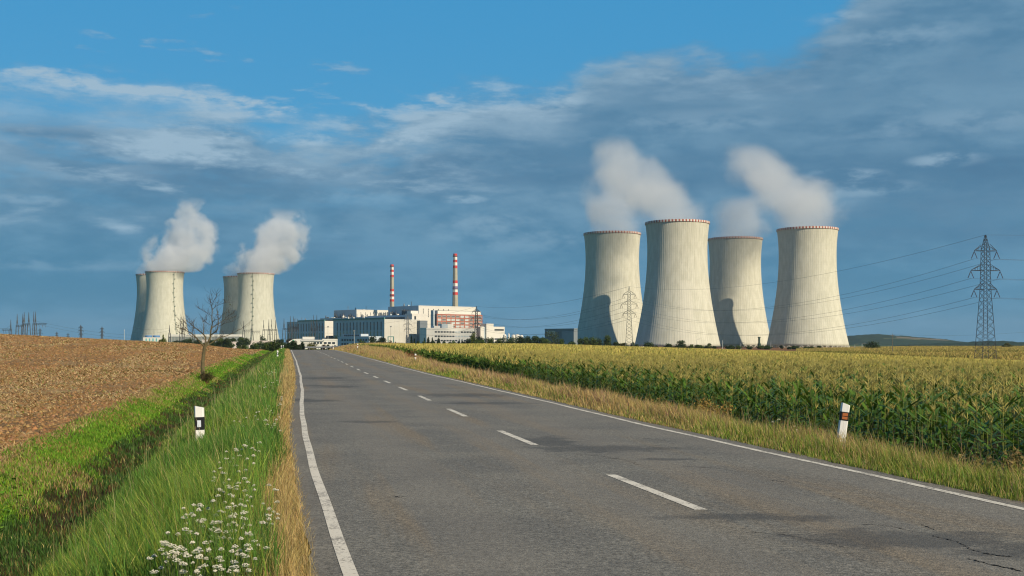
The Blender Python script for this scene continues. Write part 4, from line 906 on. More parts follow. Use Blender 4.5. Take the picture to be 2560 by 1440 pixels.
TL = [
 (343, 848, 14, 1200, 'low dark bush at the left edge of the shaded tower base', BL, 'round', G1), (374, 851, 13, 950, 'small yellow green tree before the white striped building', YG, 'round', G1), (408, 841, 27, 950, 'bright green conical tree right of the white striped building', YG, 'cone', G1),
 (436, 851, 16, 900, 'low dark tree just right of the bright conical one', DG, 'round', G1), (452, 849, 24, 900, 'dark spreading tree below the tall twin portal masts', BL, 'round', G1), (472, 846, 22, 900, 'dark round tree left of the bare tree fork', DG, 'round', G1), (492, 849, 20, 880, 'dark tree directly left behind the bare tree trunk', BL, 'round', G1),
 (531, 850, 20, 850, 'dark tree just right behind the bare tree trunk', DG, 'round', G1), (549, 845, 22, 850, 'middle tree of the dark clump right of the bare tree', MG, 'round', G1), (568, 845, 24, 850, 'dark tree left of the small pinkish shed', DG, 'round', G1), (583, 846, 16, 1100, 'dark treetop rising behind the small pinkish shed', DG, 'round', G1),
 (603, 843, 15, 1150, 'upright tree between the small portal masts', MG, 'round', G1), (614, 843, 22, 950, 'dense tree between the two pinkish sheds', DG, 'round', G1), (611, 861, 10, 700, 'small bush below the dense tree between the sheds', MG, 'round', G1), (643, 861, 14, 700, 'little dark bush in front of the long pinkish shed', DG, 'round', G1), (629, 862, 10, 700, 'little bush left in front of the long pinkish shed', MG, 'round', G1), (597, 863, 12, 700, 'little bush in front of the small pinkish shed', MG, 'round', G1),
 (657, 839, 18, 1200, 'dark tree below the ladder tower right foot', DG, 'round', G1), (668, 853, 24, 560, 'green tree at the left end of the roadside clump', MG, 'round', G1), (684, 850, 26, 540, 'large green tree over the verge near the third marker post', MG, 'round', G1), (701, 849, 26, 520, 'dark green tree right above the roadside marker post', DG, 'round', G1), (717, 855, 24, 460, 'dense tree left of the road crest', DG, 'round', G1), (733, 853, 22, 450, 'dark rounded tree at the left of the road crest', BL, 'round', G1), (746, 855, 20, 470, 'dark tree touching the white warehouse wall', BL, 'round', G1), (757, 857, 10, 480, 'narrow dark tree before the white warehouse corner', BL, 'column', G1),
 (780, 855, 23, 600, 'olive green round tree in front of the white warehouse', (.09, .095, .02), 'round', G1), (807, 860, 12, 600, 'brownish small bush between the two white warehouses', (.07, .05, .03), 'round', G1), (819, 861, 11, 600, 'left dark bush before the small white warehouse', BL, 'round', G1), (833, 861, 13, 600, 'right dark bush before the small white warehouse', BL, 'round', G1),
 (842, 838, 22, 1250, 'dark tree between small warehouse and blue grey gatehouse office', BL, 'round', G2), (775, 838, 12, 1300, 'dark round tree rising behind the warehouse roof', BL, 'round', G2), (699, 842, 16, 1200, 'dark tree right of the ladder tower foot', BL, 'round', G2), (725, 846, 20, 1200, 'dark brown tree under the switchyard masts', (.05, .04, .025), 'round', G2),
 (931, 841, 20, 900, 'dark tree at the right end of the gatehouse office', BL, 'round', G2), (942, 838, 26, 900, 'tallest dark tree before the turbine hall corner', BL, 'round', G2), (955, 843, 20, 900, 'dark tree right against the turbine hall corner', BL, 'round', G2), (974, 851, 12, 800, 'low dark bush under the green sign frame', BL, 'round', G2), (989, 853, 6, 800, 'tiny dark cone bush before the pale gable', BL, 'cone', G2),
 (1029, 841, 9, 900, 'dark slender conifer right of the grey pylon', BL, 'cone', G2), (1036, 848, 9, 900, 'smaller dark conifer by the grey pylon', BL, 'cone', G2), (1061, 846, 10, 900, 'small dark conifer left of the white office front', BL, 'cone', G2), (1070, 842, 14, 900, 'broad dark conifer before the left end of the white office', BL, 'cone', G2), (1081, 845, 11, 900, 'dark conifer right of the broad one', BL, 'cone', G2), (1097, 842, 14, 900, 'dark conifer before the third window row of the white office', BL, 'cone', G2),
 (1148, 850, 6, 900, 'tiny dark bush left before the low front wing', BL, 'cone', G2), (1155, 849, 7, 900, 'tiny dark bush right before the low front wing', BL, 'cone', G2), (1172, 846, 18, 880, 'dark bush left of the light green poplar', BL, 'round', G2),
 (1181, 832, 17, 850, 'light green tall poplar by the dark pylon', YG, 'column', G4), (1190, 843, 15, 850, 'mid green tree at the foot of the dark pylon', MG, 'round', G4), (1202, 839, 22, 900, 'dark tree before the right corner of the brick block', BL, 'round', G4), (1207, 850, 20, 750, 'low green bush right of the dark pylon foot', MG, 'round', G4),
 (1226, 848, 14, 750, 'low green bush before the white workshop tower', MG, 'round', G4), (1257, 838, 24, 800, 'round green tree right of the white workshop blocks', MG, 'round', G4), (1243, 851, 12, 800, 'low dark shrub before the blue grey front wing', DG, 'round', G4), (1277, 842, 22, 850, 'dark tree left below the white tanks', DG, 'round', G4), (1299, 842, 20, 850, 'dark tree below the widest white tank', BL, 'round', G4), (1318, 840, 22, 850, 'dark green tree just right of the tanks', DG, 'round', G4), (1338, 838, 24, 850, 'dark green tree left of the slate grey hall', DG, 'round', G4), (1356, 843, 20, 850, 'lower tree touching the slate grey hall', MG, 'round', G4),
 (1384, 826, 40, 850, 'big mottled green tree in front of the slate grey hall', (.06, .085, .03), 'round', G4), (1366, 848, 22, 800, 'low bush at the left foot of the big mottled tree', MG, 'round', G4), (1405, 848, 18, 800, 'low bush at the right foot of the big mottled tree', MG, 'round', G4),
 (1430, 852, 20, 900, 'low bush at the left edge of the first near tower', DG, 'round', G3), (1449, 846, 18, 900, 'dark bush in the shade of the first near tower', DG, 'round', G3), (1464, 842, 20, 900, 'taller green bush in the shaded tower foot', MG, 'round', G3), (1482, 838, 24, 900, 'tallest bush cluster at the first near tower', MG, 'round', G3), (1497, 845, 14, 900, 'green bush right of the tallest cluster', DG, 'round', G3),
 (1519, 838, 18, 900, 'leaning green bush standing alone before the tower shadow edge', MG, 'round', G3), (1541, 855, 16, 850, 'low bush left of the rust green pylon foot', DG, 'round', G3), (1557, 857, 18, 850, 'low olive bush beside the rust green pylon foot', (.07, .075, .02), 'round', G3), (1582, 856, 12, 850, 'small bush right of the rust green pylon foot', DG, 'round', G3),
 (1594, 858, 10, 850, 'tiny bush at the left foot of the nearest tower', DG, 'round', G3), (1620, 855, 23, 850, 'round dark bush before the left part of the nearest tower', DG, 'round', G3), (1668, 857, 18, 850, 'round dark bush left of the middle of the nearest tower', DG, 'round', G3), (1703, 851, 23, 850, 'largest dark bush before the middle of the nearest tower', DG, 'round', G3), (1730, 861, 12, 850, 'low bush right of the largest dark one', MG, 'round', G3), (1747, 860, 20, 850, 'wide low bush before the right part of the nearest tower', MG, 'round', G3), (1770, 857, 17, 850, 'light green bush before the right edge of the nearest tower', (.075, .10, .035), 'round', G3),
 (1827, 864, 16, 850, 'low bush before the left half shaded tower foot', DG, 'round', G3), (1848, 863, 12, 850, 'low bush by the thin lamp of the half shaded tower', MG, 'round', G3), (1876, 866, 14, 850, 'very low bush before the half shaded tower', DG, 'round', G3), (1901, 864, 15, 850, 'low bush in front of the dark green exhaust stack', MG, 'round', G3), (1920, 864, 18, 850, 'dark bush between the two right towers', DG, 'round', G3), (1973, 867, 10, 850, 'tiny bush before the left legs of the far right tower', DG, 'round', G3), (1989, 865, 16, 850, 'dark bush before the legs of the far right tower', DG, 'round', G3), (2016, 867, 12, 850, 'small bush before the middle legs of the far right tower', DG, 'round', G3), (2029, 867, 10, 850, 'smallest bush before the middle legs of the far right tower', MG, 'round', G3),
 (2180, 854, 37, 800, 'round dark green tree standing alone before the wooded hill', DG, 'round', None), (2517, 856, 18, 800, 'pale green small tree at the far right field horizon', (.09, .11, .05), 'round', None),
]
for (px, yt, w_, Y, lb, cl, kd, gr) in TL:
    small = w_ < 15
    nm = 'bush' if ('bush' in lb or 'shrub' in lb) else ('conifer' if kd == 'cone' and 'conifer' in lb else 'tree')
    tree(px, yt, w_ * 1.18, Y, lb, cl, kd, 700 if small else 1500, gr, nm, nm)

rt = random.Random(77)
def tree_row(n, p0, p1, y0, y1, Y0, Y1, w0, w1, label, grp, nm='tree'):
    for i in range(n):
        tree(p0 + (p1 - p0) * (i + rt.uniform(.2, .8)) / n, rt.uniform(y0, y1), rt.uniform(w0, w1), rt.uniform(Y0, Y1), label, rt.choice([DG, BL, MG, DG]), 'round', 700, grp, nm, nm)
tree_row(13, 424, 604, 848, 856, 900, 1000, 15, 24, 'low dark tree in the continuous belt behind the bare tree', 'dark tree belt behind the bare tree')
tree_row(8, 636, 700, 852, 860, 600, 800, 13, 22, 'dark tree in the clump left of the road end, below the ladder tower', 'dark clump left of the road end')
tree_row(12, 1215, 1362, 842, 851, 840, 960, 15, 24, 'dark tree in the belt between the workshop block and the slate hall', 'dark tree belt right of the workshops')
tree_row(12, 1030, 1180, 848, 854, 880, 960, 8, 14, 'low dark shrub in the line along the white office front', 'low shrubs along the white office front', 'bush')
tree_row(5, 895, 962, 847, 853, 880, 960, 12, 18, 'low dark shrub before the turbine hall between gatehouse and gable', 'low shrubs before the turbine hall', 'bush')
tree_row(6, 1420, 1550, 853, 858, 860, 930, 12, 20, 'low green shrub in the line at the first near tower foot', 'low shrubs at the first near tower foot', 'bush')
tree_row(14, 1600, 2060, 863, 867, 860, 940, 8, 13, 'tiny green shrub scattered along the feet of the near towers', 'tiny shrubs along the near towers', 'bush')

# ================================================================== steam
def steam(name, X, Y, zmouth, rm, ptsL, dens, label, seed, soft=.60, yd=.85, nscale=.026, amp=4.4, col=(.86, .88, .91)):
    """a plume above a tower mouth; ptsL: (py, centre px, half width px) from the mouth upwards"""
    z = []; cx_ = []; hw = []; zm = EYE + (HY - ptsL[0][0]) * Y / F
    for a_, b_, c_ in ptsL:                       # the wind carries the steam away from the road: depth grows with height
        Yk = (Y + yd * (EYE - zm)) / (1 - yd * (HY - a_) / F)
        z.append(EYE + (HY - a_) * Yk / F); cx_.append((b_ - CX) * Yk / F - X); hw.append(c_ * Yk / F)
    z0_, z1_ = z[0], z[-1]; Hh = z1_ - z0_
    k = [(q - z0_) / Hh for q in z]; cy_ = [Hh * kk * yd for kk in k]
    o_mb = MB(); n = 16; K = 14; prof = []
    base = []
    for j in range(K):
        kk = j / (K - 1); c_ = np.interp(kk, k, cx_); r_ = np.interp(kk, k, hw) * 1.45 + (0 if j else -rm * .1); yy = np.interp(kk, k, cy_)
        for i in range(n):
            a = 2 * math.pi * i / n; o_mb.v.append((c_ + r_ * math.cos(a), yy + r_ * math.sin(a), Hh * kk + (0 if j else .8)))
    for j in range(K - 1):
        for i in range(n): o_mb.f.append((j * n + i, j * n + (i + 1) % n, (j + 1) * n + (i + 1) % n, (j + 1) * n + i)); o_mb.mi.append(0)
    o_mb.f.append(tuple(range(n - 1, -1, -1))); o_mb.mi.append(0); o_mb.f.append(tuple((K - 1) * n + i for i in range(n))); o_mb.mi.append(0)
    m = bpy.data.materials.new('steam'); m.use_nodes = True; t = NT(m.node_tree); t.n.clear(); out = t.new('ShaderNodeOutputMaterial')
    co = t.new('ShaderNodeTexCoord').outputs['Object']; x, y, zz = t.sep(co); kz = t.m('DIVIDE', zz, Hh)
    lo, hi = min(cx_) - 1, max(cx_) + 1
    cxn = t.curve(kz, list(zip(k, cx_)), lo, hi); rn = t.curve(kz, list(zip(k, hw)), 0, max(hw) + 1); cyn = t.m('MULTIPLY', zz, yd)
    wv = t.new('ShaderNodeTexNoise'); t.set(wv.inputs['Vector'], co); wv.inputs['Scale'].default_value = nscale * .8; wv.inputs['Detail'].default_value = 2
    dxx = t.m('SUBTRACT', x, cxn); dyy = t.m('SUBTRACT', y, cyn)
    d = t.m('DIVIDE', t.m('SQRT', t.m('ADD', t.m('MULTIPLY', dxx, dxx), t.m('MULTIPLY', dyy, dyy))), rn)
    nn = t.noise(t.new('ShaderNodeVectorMath', operation='ADD', i0=co, i1=(seed * 53.0 + 19, seed * 29.0, seed * 7.0)).outputs[0], nscale, 6, .60, .3)
    e = t.m('ADD', t.m('SUBTRACT', 1.16, d), t.m('MULTIPLY', t.m('SUBTRACT', nn, .50), t.m('MULTIPLY', t.lin(kz, 0, .16, .35, 1.0), amp)))
    den = t.ss(e, 0.0, soft)
    den = t.m('MULTIPLY', den, t.ss(d, 1.42, 1.1)); den = t.m('MULTIPLY', den, t.ss(kz, 1.0, .78)); den = t.m('MULTIPLY', den, t.lin(kz, 0, 1, 1.0, .55))
    # keep the lower lip inside the tower mouth, spilling only downwind
    v = t.new('ShaderNodeVolumePrincipled'); v.inputs['Color'].default_value = (*col, 1); v.inputs['Anisotropy'].default_value = -.05
    t.set(v.inputs['Density'], t.m('MULTIPLY', den, dens)); t.l.new(v.outputs[0], out.inputs['Volume'])
    o_ = o_mb.build('steam_plume', m, None, (X, Y, z0_), True); tag(o_, label, 'steam', 'steam plumes rising from the cooling towers')
    m.cycles.volume_sampling = 'MULTIPLE_IMPORTANCE'; m.cycles.homogeneous_volume = False
    return o_
steam('s', -588, 1927, 123, 31, [(682, 418, 50), (668, 436, 66), (640, 446, 72), (610, 458, 70), (585, 470, 60), (560, 476, 50), (535, 478, 34), (490, 472, 34)], .042, 'billowing white steam leaving the left ladder tower, thin at its top', 1)
steam('s', -448, 1990, 124, 31, [(686, 644, 50), (672, 662, 66), (650, 674, 70), (620, 686, 68), (595, 698, 62), (570, 708, 58), (548, 712, 42), (516, 710, 38)], .042, 'billowing white steam bending right from the dark ladder tower', 2)
steam('s', -648, 2060, 124, 31, [(688, 383, 38), (670, 392, 36), (650, 404, 30), (630, 416, 18)], .02, 'faint grey steam wisp at the leftmost shaded tower', 3)
steam('s', -506, 2120, 124, 31, [(692, 598, 38), (676, 606, 40), (655, 616, 34), (636, 628, 20)], .02, 'faint grey steam wisp at the half hidden far tower', 4)
steam('s', 112, 1271, 124, 31, [(586, 1536, 74), (560, 1538, 78), (530, 1540, 76), (500, 1538, 72), (470, 1532, 64), (440, 1526, 54), (405, 1520, 36)], .024, 'soft steam rising straight up from the leftmost of the four near towers', 5, .9, .85, .018, 4.0)
steam('s', 165, 1136, 122, 31, [(559, 1690, 78), (540, 1684, 88), (510, 1664, 96), (480, 1638, 98), (450, 1608, 92), (420, 1582, 82), (390, 1556, 68), (335, 1528, 46)], .023, 'largest steam plume, drifting left from the nearest tower', 6, .9, 1.3, .016, 3.8)
steam('s', 264, 1345, 125, 31, [(598, 1840, 68), (575, 1845, 72), (550, 1850, 68), (520, 1850, 58), (485, 1848, 40)], .022, 'thin steam above the half shaded third near tower', 7, .8, .85, .018, 3.2)
steam('s', 313.7, 1208, 123, 31, [(576, 2018, 74), (555, 2012, 88), (525, 2000, 102), (490, 1978, 108), (455, 1944, 102), (425, 1910, 88), (398, 1878, 70), (352, 1850, 48)], .022, 'wide steam plume drifting left from the far right tower', 8, .9, 1.3, .016, 3.8)

# ================================================================== grass
gr_m = leaf_mat('grass_blades', .35, 1.0, .55, .2)
def blades(x, y, h, wd, lean, col, seed, head=None, zoff=None):
    """arrays of single grass blades, each two segments bending over; returns V, T, C"""
    g = np.random.default_rng(seed); n = len(x)
    z = gz(x, y) - .02
    if zoff is not None: z = z + zoff
    a = g.random(n) * 2 * np.pi; la = g.random(n) * 2 * np.pi
    # the wind lays them a little to the left and away
    lx = np.cos(la) * lean * g.random(n) - .10 * lean * 2; ly = np.sin(la) * lean * g.random(n) + .05
    sx, sy = np.cos(a) * wd / 2, np.sin(a) * wd / 2
    V = np.zeros((n, 5, 3), np.float32)
    V[:, 0] = np.stack([x - sx, y - sy, z], -1); V[:, 1] = np.stack([x + sx, y + sy, z], -1)
    mx, my, mz = x + lx * h * .35, y + ly * h * .35, z + h * .58
    V[:, 2] = np.stack([mx - sx * .75, my - sy * .75, mz], -1); V[:, 3] = np.stack([mx + sx * .75, my + sy * .75, mz], -1)
    V[:, 4] = np.stack([x + lx * h, y + ly * h, z + h * (1 - .25 * lean * g.random(n))], -1)
    b = (np.arange(n) * 5)[:, None]
    T = np.concatenate([b + np.array([[0, 1, 3]]), b + np.array([[0, 3, 2]]), b + np.array([[2, 3, 4]])])
    c = np.repeat(col[:, None, :], 5, 1); c = c * np.array([.75, .75, 1, 1, 1.12])[None, :, None]
    return V.reshape(-1, 3), T, c.reshape(-1, 3)
def merge(parts):
    Vs, Ts, Cs = [], [], []; o = 0
    for V, T, c in parts: Vs.append(V); Ts.append(T + o); Cs.append(c); o += len(V)
    return np.concatenate(Vs), np.concatenate(Ts), np.concatenate(Cs)
def band_points(bands, side, seed):
    """bands: (y0, y1, per m2, across0, across1); returns x, y, s with s = distance from that side's edge line, uniform over each band"""
    g = np.random.default_rng(seed); X, Y, S_ = [], [], []
    for (y0, y1, dn, s0, s1) in bands:
        n = int((y1 - y0) * (s1 - s0) * dn); y = g.uniform(y0, y1, n); s = g.uniform(s0, s1, n)
        x = XL(y) - s if side < 0 else XL(y) + WR + s
        px = x / y * F + CX; k = (px > -420) & (px < 3250); X.append(x[k]); Y.append(y[k]); S_.append(s[k])
    return np.concatenate(X), np.concatenate(Y), np.concatenate(S_)
def mixc(c1, c2, t_): return np.asarray(c1)[None, :] * (1 - t_[:, None]) + np.asarray(c2)[None, :] * t_[:, None]
def jit(c, g, amt=.3): return np.clip(c * (1 + g.uniform(-amt, amt, len(c)))[:, None] * (1 + g.uniform(-.1, .1, c.shape)), 0, 1)
GREEN, GREEN2, YGREEN, STRAW, GOLDEN, RUST, BRIGHT = (.125, .235, .030), (.065, .160, .028), (.27, .30, .045), (.46, .35, .16), (.40, .28, .09), (.30, .15, .07), (.15, .32, .020)
# left verge
x, y, s = band_points([(7.0, 11, 2600, .22, 5.0), (11, 16, 1800, .22, 5.0), (16, 26, 950, .22, 5.0), (26, 45, 420, .22, 5.4), (45, 80, 160, .22, 5.6), (80, 140, 80, .2, 5.4), (140, 235, 40, .2, 4.0)], -1, 21)
g = np.random.default_rng(5); n = len(x); sf = s_field(y); q = s / sf
cl = fbm(x * 1.1, y * .8, 3); cl2 = fbm(x * .35 + 40, y * .25, 3)
dryw = .55 + .55 * sst(y, 12, 60) + (cl2 - .5) * .5
isdry = g.random(n) < sst(s, dryw + .30, dryw - .20) * .95 + .10
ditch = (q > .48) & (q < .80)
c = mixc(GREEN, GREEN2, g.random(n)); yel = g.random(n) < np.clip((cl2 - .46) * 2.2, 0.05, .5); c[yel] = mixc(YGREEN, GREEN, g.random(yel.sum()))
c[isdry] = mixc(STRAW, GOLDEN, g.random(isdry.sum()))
c[ditch] = mixc((.035, .085, .018), (.07, .14, .025), g.random(ditch.sum())); brn = ditch & (g.random(n) < np.clip((cl - .38) * 2.5, 0, .6)); c[brn] = mixc(RUST, (.10, .16, .03), g.random(brn.sum())) * .5  # ditch blades darkened, shade put into their colour; brown ones are dry growth
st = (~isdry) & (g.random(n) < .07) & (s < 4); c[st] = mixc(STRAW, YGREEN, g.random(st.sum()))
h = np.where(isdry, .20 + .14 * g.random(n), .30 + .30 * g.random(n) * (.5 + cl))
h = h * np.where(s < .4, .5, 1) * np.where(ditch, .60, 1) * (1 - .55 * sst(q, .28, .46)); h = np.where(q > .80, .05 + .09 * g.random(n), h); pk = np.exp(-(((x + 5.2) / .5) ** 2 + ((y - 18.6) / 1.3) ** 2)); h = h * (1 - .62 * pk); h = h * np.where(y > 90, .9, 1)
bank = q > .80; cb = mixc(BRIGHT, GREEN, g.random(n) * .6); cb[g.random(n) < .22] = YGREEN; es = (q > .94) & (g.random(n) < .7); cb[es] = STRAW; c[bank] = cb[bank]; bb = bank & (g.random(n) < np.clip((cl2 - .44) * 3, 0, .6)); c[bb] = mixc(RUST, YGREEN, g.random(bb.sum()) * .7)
keep = (q < 1.02) & ~(ditch & (g.random(n) < np.clip((cl - .35) * 2.2, .15, .7)))
lean = np.where(isdry, .75, .5); wd = np.clip(y * .00065, .006, .09) * np.where(isdry, .7, 1) * (0.6 + .9 * g.random(n))
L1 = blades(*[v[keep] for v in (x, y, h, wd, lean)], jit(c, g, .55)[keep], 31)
xb_, yb_, sb_ = band_points([(8, 16, 1500, 3.5, 5.4), (16, 26, 1100, 3.5, 5.5), (26, 45, 520, 3.6, 6.4), (45, 80, 240, 4, 6.6), (80, 140, 90, 3.5, 6.5), (140, 235, 40, 3, 5)], -1, 61); qb_ = sb_ / s_field(yb_)
kb = (qb_ > .66 + .22 * fbm(xb_ * 1.4, yb_ * 1.1, 4)) & (qb_ < 1.0); xb_, yb_, qb_ = xb_[kb], yb_[kb], qb_[kb]; nb = len(xb_); cb2 = fbm(xb_ * .5 + 20, yb_ * .4, 3)
cB = mixc(BRIGHT, (.10, .20, .02), g.random(nb)); yb2 = g.random(nb) < np.clip((cb2 - .45) * 3, .05, .6); cB[yb2] = mixc((.28, .34, .04), BRIGHT, g.random(yb2.sum()))
db = g.random(nb) < np.clip((cb2 - .58) * 5, 0, .6) + .5 * sst(qb_, .93, .99); cB[db] = mixc(STRAW, (.24, .15, .06), g.random(db.sum()))
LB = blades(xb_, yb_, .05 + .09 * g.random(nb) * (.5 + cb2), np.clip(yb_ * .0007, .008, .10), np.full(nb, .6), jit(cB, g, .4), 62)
# tall seed stalks
x, y, s = band_points([(7.5, 14, 9, .9, 3.2), (14, 30, 8, .8, 2.8), (30, 70, 3, .6, 3.0)], -1, 22)
n = len(x); c = jit(mixc(STRAW, (.22, .26, .10), g.random(n)), g, .2); h = .55 + .38 * g.random(n)
k = (XL(y) - x) / s_field(y) < .45; x, y, h, c = x[k], y[k], h[k], c[k]; n = len(x)
S1 = blades(x, y, h, np.clip(y * .0004, .004, .03), np.full(n, .35), c, 32)
xs_, ys_ = x, y; hh = h * .97; S1b = blades(x + .0 * x, y, hh * .2, np.clip(y * .0009, .009, .05), np.full(n, .2), c * .95, 33, zoff=h * .78)
V, T, c = merge([L1, LB, S1]); gobj = link('verge_grass', tri_mesh('verge_grass', V, T, gr_m, c)); tag(gobj, 'tall green and straw dry roadside grass left of the road and in the ditch', 'grass', kind='stuff')
# weeds: broad leafy ground cover on the far ditch bank
x, y, s = band_points([(9, 18, 150, 3.6, 5.3), (18, 34, 14, 3.6, 5.3)], -1, 23); n = len(x); q = s / s_field(y); cl = fbm(x * .8, y * .8, 3)
k = (q > .78) & (q < 1.0) & (g.random(n) < np.clip((cl - .35) * 4, 0, 1)); x, y = x[k], y[k]; n = len(x)
z = gz(x, y) + .02 + .07 * g.random(n); a = g.random(n) * 6.28; L_ = .025 + .035 * g.random(n); tl = g.uniform(-.5, .5, n)
dxv, dyv = np.cos(a) * L_, np.sin(a) * L_
V = np.stack([np.stack([x, y, z], -1), np.stack([x + dxv - dyv * .5, y + dyv + dxv * .5, z + L_ * tl], -1), np.stack([x + 2 * dxv, y + 2 * dyv, z + L_ * tl * 1.2], -1), np.stack([x + dxv + dyv * .5, y + dyv - dxv * .5, z - L_ * tl * .3], -1)], 1)
c = jit(mixc((.10, .21, .018), (.16, .24, .03), g.random(n)), g, .3)
tag(link('bank_weeds', tri_mesh('bank_weeds', V.reshape(-1, 3), None, gr_m, np.repeat(c, 4, 0), np.arange(4 * n).reshape(n, 4))), 'low bright green leafy weeds covering the far ditch bank', 'weeds', kind='stuff')
# right verge
x, y, s = band_points([(10, 16, 1300, .26, 4.4), (16, 26, 800, .26, 4.5), (26, 45, 380, .26, 5.2), (45, 80, 150, .26, 6.2), (80, 140, 60, .26, 7), (140, 235, 30, .26, 16), (235, 330, 10, .3, 30)], 1, 24)
n = len(x); cl = fbm(x * .9 + 9, y * .35, 3); cl2 = fbm(x * .3 + 70, y * .12 + 3, 3); uc = u_corn(y)
c = mixc(GREEN, YGREEN, g.random(n)); pd = np.clip(.64 + (cl2 - .5) * 2.0 + sst(s, .6, 2.2) * .5 + sst(y, 30, 90) * .3, .08, .96)
d_ = g.random(n) < pd; c[d_] = mixc(STRAW, GOLDEN, g.random(d_.sum())); r_ = (g.random(n) < np.clip((cl - .5) * 2.6, 0, .5)) & (s > .8); c[r_] = mixc(RUST, (.40, .24, .17), g.random(r_.sum()))
h = (.09 + .38 * sst(s, .3, 1.4) * (.3 + 1.2 * cl)) * (0.5 + .9 * g.random(n)) + .34 * sst(s, 1.8, 3.5) * g.random(n); h = h * np.where(y > 140, .8, 1)
wd = np.clip(y * .00055, .006, .10) * (.6 + .6 * g.random(n)); k = (s < uc + .3) | (y > 170)
k = k & (y < 330)
L1 = blades(*[v[k] for v in (x, y, h, wd)], np.where(d_, .55, .5)[k], jit(c, g, .3)[k], 34)
x, y, s = band_points([(12, 24, 22, .9, 4.0), (24, 60, 9, .9, 5.0), (60, 150, 2, 1.2, 6.4)], 1, 25); n = len(x)
S2 = blades(x, y, .45 + .45 * g.random(n) ** 2, np.clip(y * .00035, .005, .03), np.full(n, .35), jit(mixc(STRAW, (.30, .20, .12), g.random(n)), g, .2), 35)
V, T, c = merge([L1, S2]); tag(link('verge_grass', tri_mesh('verge_grass', V, T, gr_m, c)), 'dry golden and reddish roadside grass between the road and the maize', 'grass', kind='stuff')

# ================================================================== ploughed field clods and stubble
x, y, s = band_points([(13, 24, 170, 4.6, 14), (24, 42, 75, 4.6, 24), (42, 75, 24, 4.8, 42), (75, 130, 7, 4.8, 62), (130, 215, 2.6, 4.4, 90)], -1, 26)
k = s > s_field(y) * .93; x, y, s = x[k], y[k], s[k]; n = len(x); st = fbm(s * .16 + 3, y * .06 + 9, 3); big = fbm(x * .5, y * .5, 3)
sz = np.clip(.012 + .05 * g.random(n) ** 2 + y * .0006, 0, .2) * (.6 + big); z = gz(x, y)
O = np.array([[1, 0, 0], [0, 1, 0], [-1, 0, 0], [0, -1, 0], [0, 0, 1.0]])
Vc = O[None] * g.uniform(.6, 1.3, (n, 5, 1)); a = g.random(n) * 6.28; ca, sa = np.cos(a)[:, None], np.sin(a)[:, None]
Vx = Vc[:, :, 0] * ca - Vc[:, :, 1] * sa * .7; Vy = Vc[:, :, 0] * sa + Vc[:, :, 1] * ca * .7
Vc = np.stack([Vx * sz[:, None] + x[:, None], Vy * sz[:, None] + y[:, None], Vc[:, :, 2] * sz[:, None] * .75 + z[:, None] - .008], -1)
b_ = (np.arange(n) * 5)[:, None]; T = np.concatenate([b_ + np.array([[i, (i + 1) % 4, 4]]) for i in range(4)])
c = jit(mixc((.20, .108, .044), (.33, .195, .088), g.random(n)), g, .4)
clod = (Vc.reshape(-1, 3), T, np.repeat(c, 5, 0))
x, y, s = band_points([(13, 24, 190, 4.9, 14), (24, 42, 120, 4.9, 24), (42, 75, 45, 5.2, 42), (75, 130, 16, 5.2, 62), (130, 215, 7, 4.8, 90)], -1, 27)
st = fbm(s * .30 + 3, y * .035 + 9, 3); k = g.random(len(x)) < np.clip((st - .44) * 8, .06, 1); x, y = x[k], y[k]; n = len(x); z = gz(x, y) + .02
a = g.random(n) * 6.28; L_ = (.04 + .09 * g.random(n)) * (1 + y * .01); w_ = np.clip(y * .0005, .006, .07); up = g.random(n) * .6 * L_
V = np.stack([np.stack([x - np.sin(a) * w_, y + np.cos(a) * w_, z], -1), np.stack([x + np.sin(a) * w_, y - np.cos(a) * w_, z], -1), np.stack([x + np.cos(a) * L_, y + np.sin(a) * L_, z + up], -1)], 1)
c = jit(mixc((.50, .37, .19), (.38, .26, .12), g.random(n)), g, .25); gg = g.random(n) < .10; c[gg] = (.14, .19, .03)
strw = (V.reshape(-1, 3), np.arange(3 * n).reshape(n, 3), np.repeat(c, 3, 0))
V, T, c = merge([clod, strw]); tag(link('ploughed_soil', tri_mesh('ploughed_soil', V, T, leaf_mat('soil_bits', 0.0, 1.0, .95, .05), c)), 'brown clods and pale straw bits strewn over the ploughed field', 'soil', kind='stuff')

